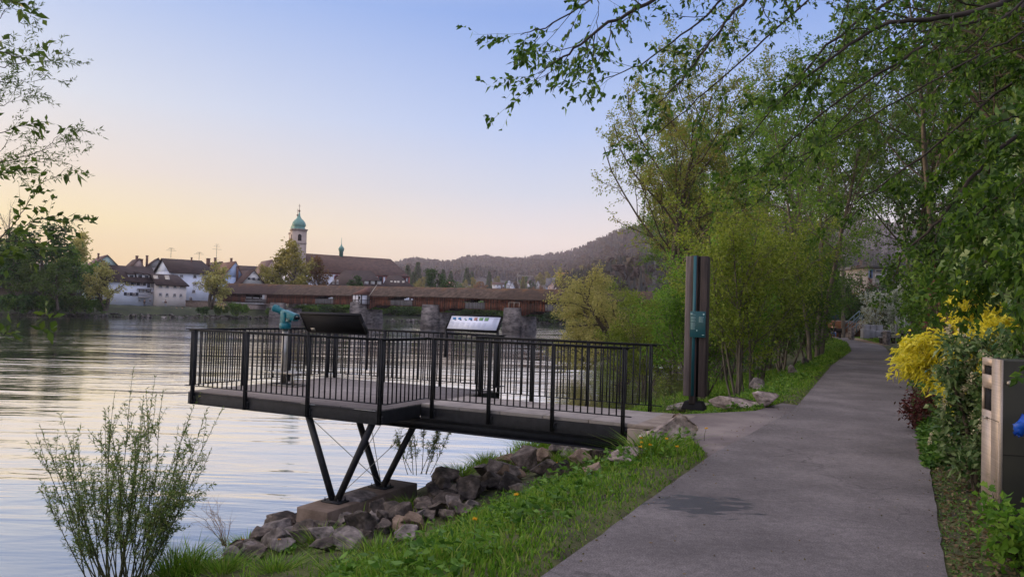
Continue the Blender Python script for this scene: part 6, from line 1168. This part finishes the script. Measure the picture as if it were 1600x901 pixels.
# ------------------------------------------------------------------ the far end of the path
def path_end():
    cst = M['concrete']
    for lb, px, py, h in (('square stone bollard left of the seating corner', 1330, 530.5, 1.0), ('square stone bollard right of the seating corner, near the bush', 1385, 539, .95)):
        p = onz(px, py, 0); mb = MB(); mb.box((0, 0, h / 2 - .1), (.34, .34, h + .2)); o = mb.build('bollard', M['rock_grey'], loc=p, bevel=.02); o.rotation_euler = (0, 0, .4); tag(o, lb, 'bollard', 'stone bollards beside the path')
    gw = mat('silver_timber', (.22, .22, .24), (.34, .34, .37), .85, 2, (1, 6, 1)); d = 58.
    def X(px): return (px - 800) / F * d
    def Z(py): return zat(1375, py, d)
    yd = mat('gravel_yard', (.16, .12, .09), (.26, .20, .15), .95, 3)
    g = MB(); q = [onz(a, b, 0) for a, b in ((1335, 531), (1384, 540), (1425, 541), (1420, 524), (1340, 522))]; g.prism([(p_[0], p_[1], -.1) for p_ in q], (0, 0, 0), (0, 0, .13)); tag(g.build('gravel_yard', yd), kind='structure')
    root = thing('timber_lounger_wall', 'stepped grey timber seating blocks with high slatted backs beside the path', 'bench', (X(1350), d, 0)); x0 = X(1350)
    for a, b, t0, t1, y0 in ((1350, 1361, 514, 529, 0), (1361, 1374, 515, 528, .5), (1367, 1377, 507.5, 516, 1.6), (1377, 1387, 508, 516, 1.6), (1387, 1398, 508, 516.5, 1.6), (1374, 1386, 517, 528, .6), (1386, 1400, 516, 531, .5)):
        k = MB(); k.bx(X(a) - x0, X(b) - x0 - .05, y0, y0 + .5, Z(t1) if t1 > 520 else Z(t1 + 12), Z(t0)); k.build('timber_block', gw, root, bevel=.03)
    root = thing('picnic_table', 'dark picnic table in front of the grey timber seating', 'table', (X(1370), d - 3, 0), .2); k = MB(); k.bx(-.9, .9, -.4, .4, .72, .78); k.build('table_top', M['twig'], root)
    for s in (-1, 1):
        k = MB(); k.bar((s * .6, -.5, 0), (s * .5, .0, .72), .08, .08); k.bar((s * .6, .5, 0), (s * .5, .0, .72), .08, .08); k.build('leg', M['twig'], root)
    for s in (-1, 1):
        k = MB(); k.bx(-.9, .9, s * .75 - .14, s * .75 + .14, .42, .47); k.bx(-.7, -.62, s * .75 - .1, s * .75 + .1, 0, .418); k.bx(.62, .7, s * .75 - .1, s * .75 + .1, 0, .418); k.build('bench_seat', M['twig'], root)
    root = thing('small_bench', 'small wooden bench left of the picnic table', 'bench', (X(1355), d - 3.5, 0), .1); k = MB(); k.bx(-.7, .7, -.2, .2, .42, .48); k.build('seat', gw, root)
    for s in (-.55, .55): k = MB(); k.bx(s - .05, s + .05, -.18, .18, 0, .418); k.build('leg', M['twig'], root)
    o = MB().bx(-.04, .04, -.04, .04, -.1, 2.0).build('tree_stake', gw, loc=(X(1359.5), d - 4, 0)); tag(o, 'pale upright stake beside the small bench', 'stake', 'stakes beside the seating')
    o = MB().bx(-.05, .05, -.05, .05, -.1, 1.9).build('tree_stake', gw, loc=(X(1400), d - 1.5, 0)); tag(o, 'pale upright stake right of the seating blocks', 'stake', 'stakes beside the seating')
    # rusty planter walls and the stairway with its handrails
    d2 = 72.; xx = lambda px: (px - 800) / F * d2; zz = lambda py: zat(1335, py, d2); rust = mat('rusty_steel', (.10, .04, .018), (.17, .075, .03), .9, 1.5)
    root = thing('rusty_retaining_wall', 'rust brown steel retaining wall beside the stairway', 'wall', (xx(1311), d2, 0)); x0 = xx(1311)
    for a, b, t in ((1310.5, 1320, 502), (1343, 1352, 503)): k = MB(); k.prism([(xx(a) - x0 - .2, 0, -.2), (xx(b) - x0, 0, -.2), (xx(b) - x0, 0, zz(t)), (xx(a) - x0, 0, zz(t) + (0 if a < 1330 else -.1))], (0, 0, 0), (0, 4, 0)); k.build('steel_panel', rust, root)
    k = MB(); k.bx(xx(1322) - x0, xx(1352) - x0, 4.2, 5, -.2, zz(500)); k.build('back_panel', M['black'], root)
    root = thing('stairway', 'outdoor stairway with grey blue handrails climbing to a terrace', 'stairway', (xx(1319), d2 - 1.5, 0)); x0 = xx(1319); x1 = xx(1345) - x0; zt = zz(501); s = MB()
    for i in range(10): s.bx(x1 * i / 10, x1 * (i + 1) / 10, 0, 1.6, zt * i / 10, zt * (i + 1) / 10 + .02)
    s.build('steps', M['concrete'], root); hm = mat('handrail_paint', (.10, .15, .18), rough=.5)
    for y_ in (-.05, 1.65):
        r = MB(); 
        for e in (.5, .95): r.bar((-.1, y_, e), (x1, y_, zt + e), .07, .07)
        for i in range(4): r.bar((x1 * i / 3, y_, zt * i / 3), (x1 * i / 3, y_, zt * i / 3 + .95), .06, .06, (0, 1, 0))
        r.build('handrail', hm, root)
    t = MB(); t.bx(xx(1316) - x0, xx(1338) - x0, 5.2, 5.25, zt + .05, zt + 1.0); t.build('glass_balustrade', mat('greenish_glass', (.06, .13, .13), rough=.25), root)
    k = MB(); k.bx(xx(1312) - x0, xx(1355) - x0, 4.1, 9, zt - .25, zt); k.build('terrace_slab', M['concrete'], root)
    # pale building showing through the leaves
    d3 = 96.; x3 = lambda px: (px - 800) / F * d3; root = thing('white_building', 'pale building with blue window frames showing through the leaves above the stairway', 'building', (x3(1355), d3, 0)); a0 = x3(1355)
    MB().bx(0, x3(1402) - a0, 0, 8, -.5, zat(1380, 419, d3)).build('wall', M['wall_grey'], root)
    for i, (a, b, y0, y1) in enumerate(((1357, 1363, 421, 435), (1367, 1380, 421, 426), (1367, 1380, 428, 436), (1384, 1392, 421, 435), (1374, 1381, 470, 492), (1384, 1390, 470, 498))):
        f = MB().bx(x3(a) - a0, x3(b) - a0, -.06, .01, zat(1380, y1, d3), zat(1380, y0, d3)).build('window', mat('blue_window_frame', (.12, .22, .42), rough=.5) if i < 1 else M['frame'], root)
        MB().bx(x3(a) - a0 + .12, x3(b) - a0 - .12, -.065, -.0, zat(1380, y1, d3) + .12, zat(1380, y0, d3) - .12).build('pane', M['pane'], f)
    MB().bx(-.3, x3(1402) - a0 + .3, -.4, 8.4, zat(1380, 419, d3) + .002, zat(1380, 419, d3) + .35).build('roof', M['roof_grey'], root)
path_end()

# ------------------------------------------------------------------ people
SKIN = mat('skin', (.42, .25, .18), rough=.6); HAIR = mat('dark_hair', (.02, .014, .01), rough=.7)
def skinned(name, pts, edges, rad, m, parent, sub=1):
    me = bpy.data.meshes.new(name); me.from_pydata([tuple(p) for p in pts], edges, []); me.materials.append(m); o = bpy.data.objects.new(name, me); COL.objects.link(o); o.parent = parent
    sk = o.modifiers.new('skin', 'SKIN'); me.skin_vertices or None
    for l in me.skin_vertices:
        for v, r in zip(l.data, rad): v.radius = (r, r * (.8 if name != 'body' else .9))
        l.data[0].use_root = True
    sk.use_smooth_shade = True; s = o.modifiers.new('sub', 'SUBSURF'); s.levels = sub; s.render_levels = sub; return o
def person(label, loc, rz, pose, top, legs, group):
    root = thing('person', label, 'person', loc, rz, group)
    if pose == 'stand': hip, knee, ank, toe = .90, ((.10, .02, .48), (-.10, .02, .48)), ((.10, .0, .08), (-.10, .0, .08)), -.17
    else: hip, knee, ank, toe = .46, ((.13, -.42, .48), (-.13, -.42, .48)), ((.13, -.46, .08), (-.13, -.46, .08)), -.17
    H = lambda z: z + hip; le = .04 if pose == 'stand' else -.06
    P = [(0, 0, H(0)), (0, le * .3, H(.22)), (0, le, H(.46)), (0, le, H(.55)), (0, le - .02, H(.63)), (0, le - .03, H(.76))]; R = [.125, .12, .13, .055, .075, .085]; E = [(0, 1), (1, 2), (2, 3), (3, 4), (4, 5)]
    for s, k, a in ((1, knee[0], ank[0]), (-1, knee[1], ank[1])):
        n = len(P); P += [(s * .09, 0, H(-.03)), k, a, (a[0], a[1] + toe, .04)]; R += [.085, .062, .042, .038]; E += [(0, n), (n, n + 1), (n + 1, n + 2), (n + 2, n + 3)]
        n = len(P); ha = (s * .22, -.05, H(.0)) if pose == 'stand' else (s * .14, -.34, H(.08)); P += [(s * .18, le, H(.44)), (s * .25, le + .02, H(.2)), ha, (ha[0], ha[1] - .06, ha[2] - .06)]; R += [.058, .042, .03, .032]; E += [(2, n), (n, n + 1), (n + 1, n + 2), (n + 2, n + 3)]
    skinned('body', P, E, R, SKIN, root)
    up = [0, 1, 2, 10, 11, 12, 18, 19, 20]; k = {v: i for i, v in enumerate(up)}
    skinned('jacket', [P[i] for i in up], [(k[a], k[b]) for a, b in E if a in k and b in k], [R[i] + .022 for i in up], top, root)
    lo = [0, 6, 7, 8, 14, 15, 16]; k = {v: i for i, v in enumerate(lo)}
    skinned('trousers', [P[i] for i in lo], [(k[a], k[b]) for a, b in E if a in k and b in k], [R[i] + .018 for i in lo], legs, root)
    c = np.array(P[5]); MB().lathe(c + np.array([0, .012, -.0]), [(.098, -.02), (.104, .03), (.085, .085), (.04, .115), (.005, .12)], 12).build('hair', HAIR, root, smooth=True)
JN = mat('blue_jeans', (.05, .10, .22), rough=.8); DK = mat('dark_cloth', (.012, .012, .015), rough=.9); LT = mat('pale_cloth', (.35, .36, .40), rough=.9); GY = mat('grey_cloth', (.10, .10, .12), rough=.9)
def people():
    a = math.radians(40)
    st = np.array([*(at(272, 484, 168)[:2])])
    def onstep(x, k): y = -2.05 + k * .7; return (st[0] + x * math.cos(a) - y * math.sin(a), st[1] + x * math.sin(a) + y * math.cos(a), -.9 - .35 + k * .26 - .43 + .02)
    person('person in dark clothes sitting leftmost on the river steps', onstep(-.6, 3), a, 'sit', DK, GY, 'people sitting on the river steps')
    person('person in a dark top and pale trousers sitting in the middle of the river steps', onstep(.5, 3), a, 'sit', DK, LT, 'people sitting on the river steps')
    person('person in a dark top and pale trousers sitting rightmost on the river steps', onstep(1.7, 3), a, 'sit', DK, LT, 'people sitting on the river steps')
    p = P3(227, 168, .1); person('person in dark clothes standing by the shuttered house wall', p, .3, 'stand', DK, DK, 'people standing by the houses on the far bank')
    p = P3(260, 171, .1); person('person in a dark jacket and pale trousers standing by the cream house wall', p, .6, 'stand', DK, LT, 'people standing by the houses on the far bank')
    p = onz(1300, 527.5, 0); root = thing('park_bench', 'dark bench at the path end under the seated person', 'bench', (p[0], p[1] + .1, 0), -.2); k = MB(); k.bx(-.9, .9, -.2, .22, .36, .42); k.build('seat', M['twig'], root); k = MB(); k.bx(-.9, .9, .23, .28, .45, .85); k.build('backrest', M['twig'], root)
    for s in (-.7, .7): k = MB(); k.bx(s - .05, s + .05, -.18, .2, 0, .358); k.bx(s - .04, s + .04, .281, .33, 0, .8); k.build('leg', M['twig'], root)
    person('person in a dark jacket and blue jeans sitting on the bench at the path end', (p[0] + .1, p[1] + .05, .0), -.2, 'sit', DK, JN, 'people beside the path')
people()
def lifebuoy():
    root = thing('lifebuoy', 'small red and white round lifebuoy on the wall below the rounded willow', 'lifebuoy', P3(348, 176, zat(348, 478, 176)), .6)
    t = np.linspace(0, 2 * math.pi, 25); MB().tube(np.stack([.34 * np.cos(t), 0 * t, .34 * np.sin(t)], 1), .11, 8, cap=False).build('ring', mat('red_paint', (.4, .03, .03), rough=.5), root, smooth=True)
    for k in range(4): q = np.linspace(k * 1.571 + .2, k * 1.571 + .75, 5); MB().tube(np.stack([.34 * np.cos(q), 0 * q, .34 * np.sin(q)], 1), .118, 8).build('white_band', M['frame'], root, smooth=True)
lifebuoy()

# prototypes were only sources for the copies
for pr in (far_round, far_willow, far_conifer, far_bush, tall1, hi1, ev, *hz):
    for ch in list(pr.children): bpy.data.objects.remove(ch)
    bpy.data.objects.remove(pr)

def haze():
    m = bpy.data.materials.new('haze'); m.use_nodes = True; nt = m.node_tree; N = nt.nodes
    N.remove(N['Principled BSDF']); v = N.new('ShaderNodeVolumePrincipled'); v.inputs['Color'].default_value = (.86, .80, .90, 1); v.inputs['Density'].default_value = .00016; v.inputs['Anisotropy'].default_value = .1
    nt.links.new(v.outputs[0], N['Material Output'].inputs['Volume'])
    mb = MB(); mb.bx(-2500, 5000, -80, 3400, -6.2, 275); o = mb.build('haze', m); tag(o, 'thin bluish evening haze over the whole valley', 'haze', kind='stuff')
haze()
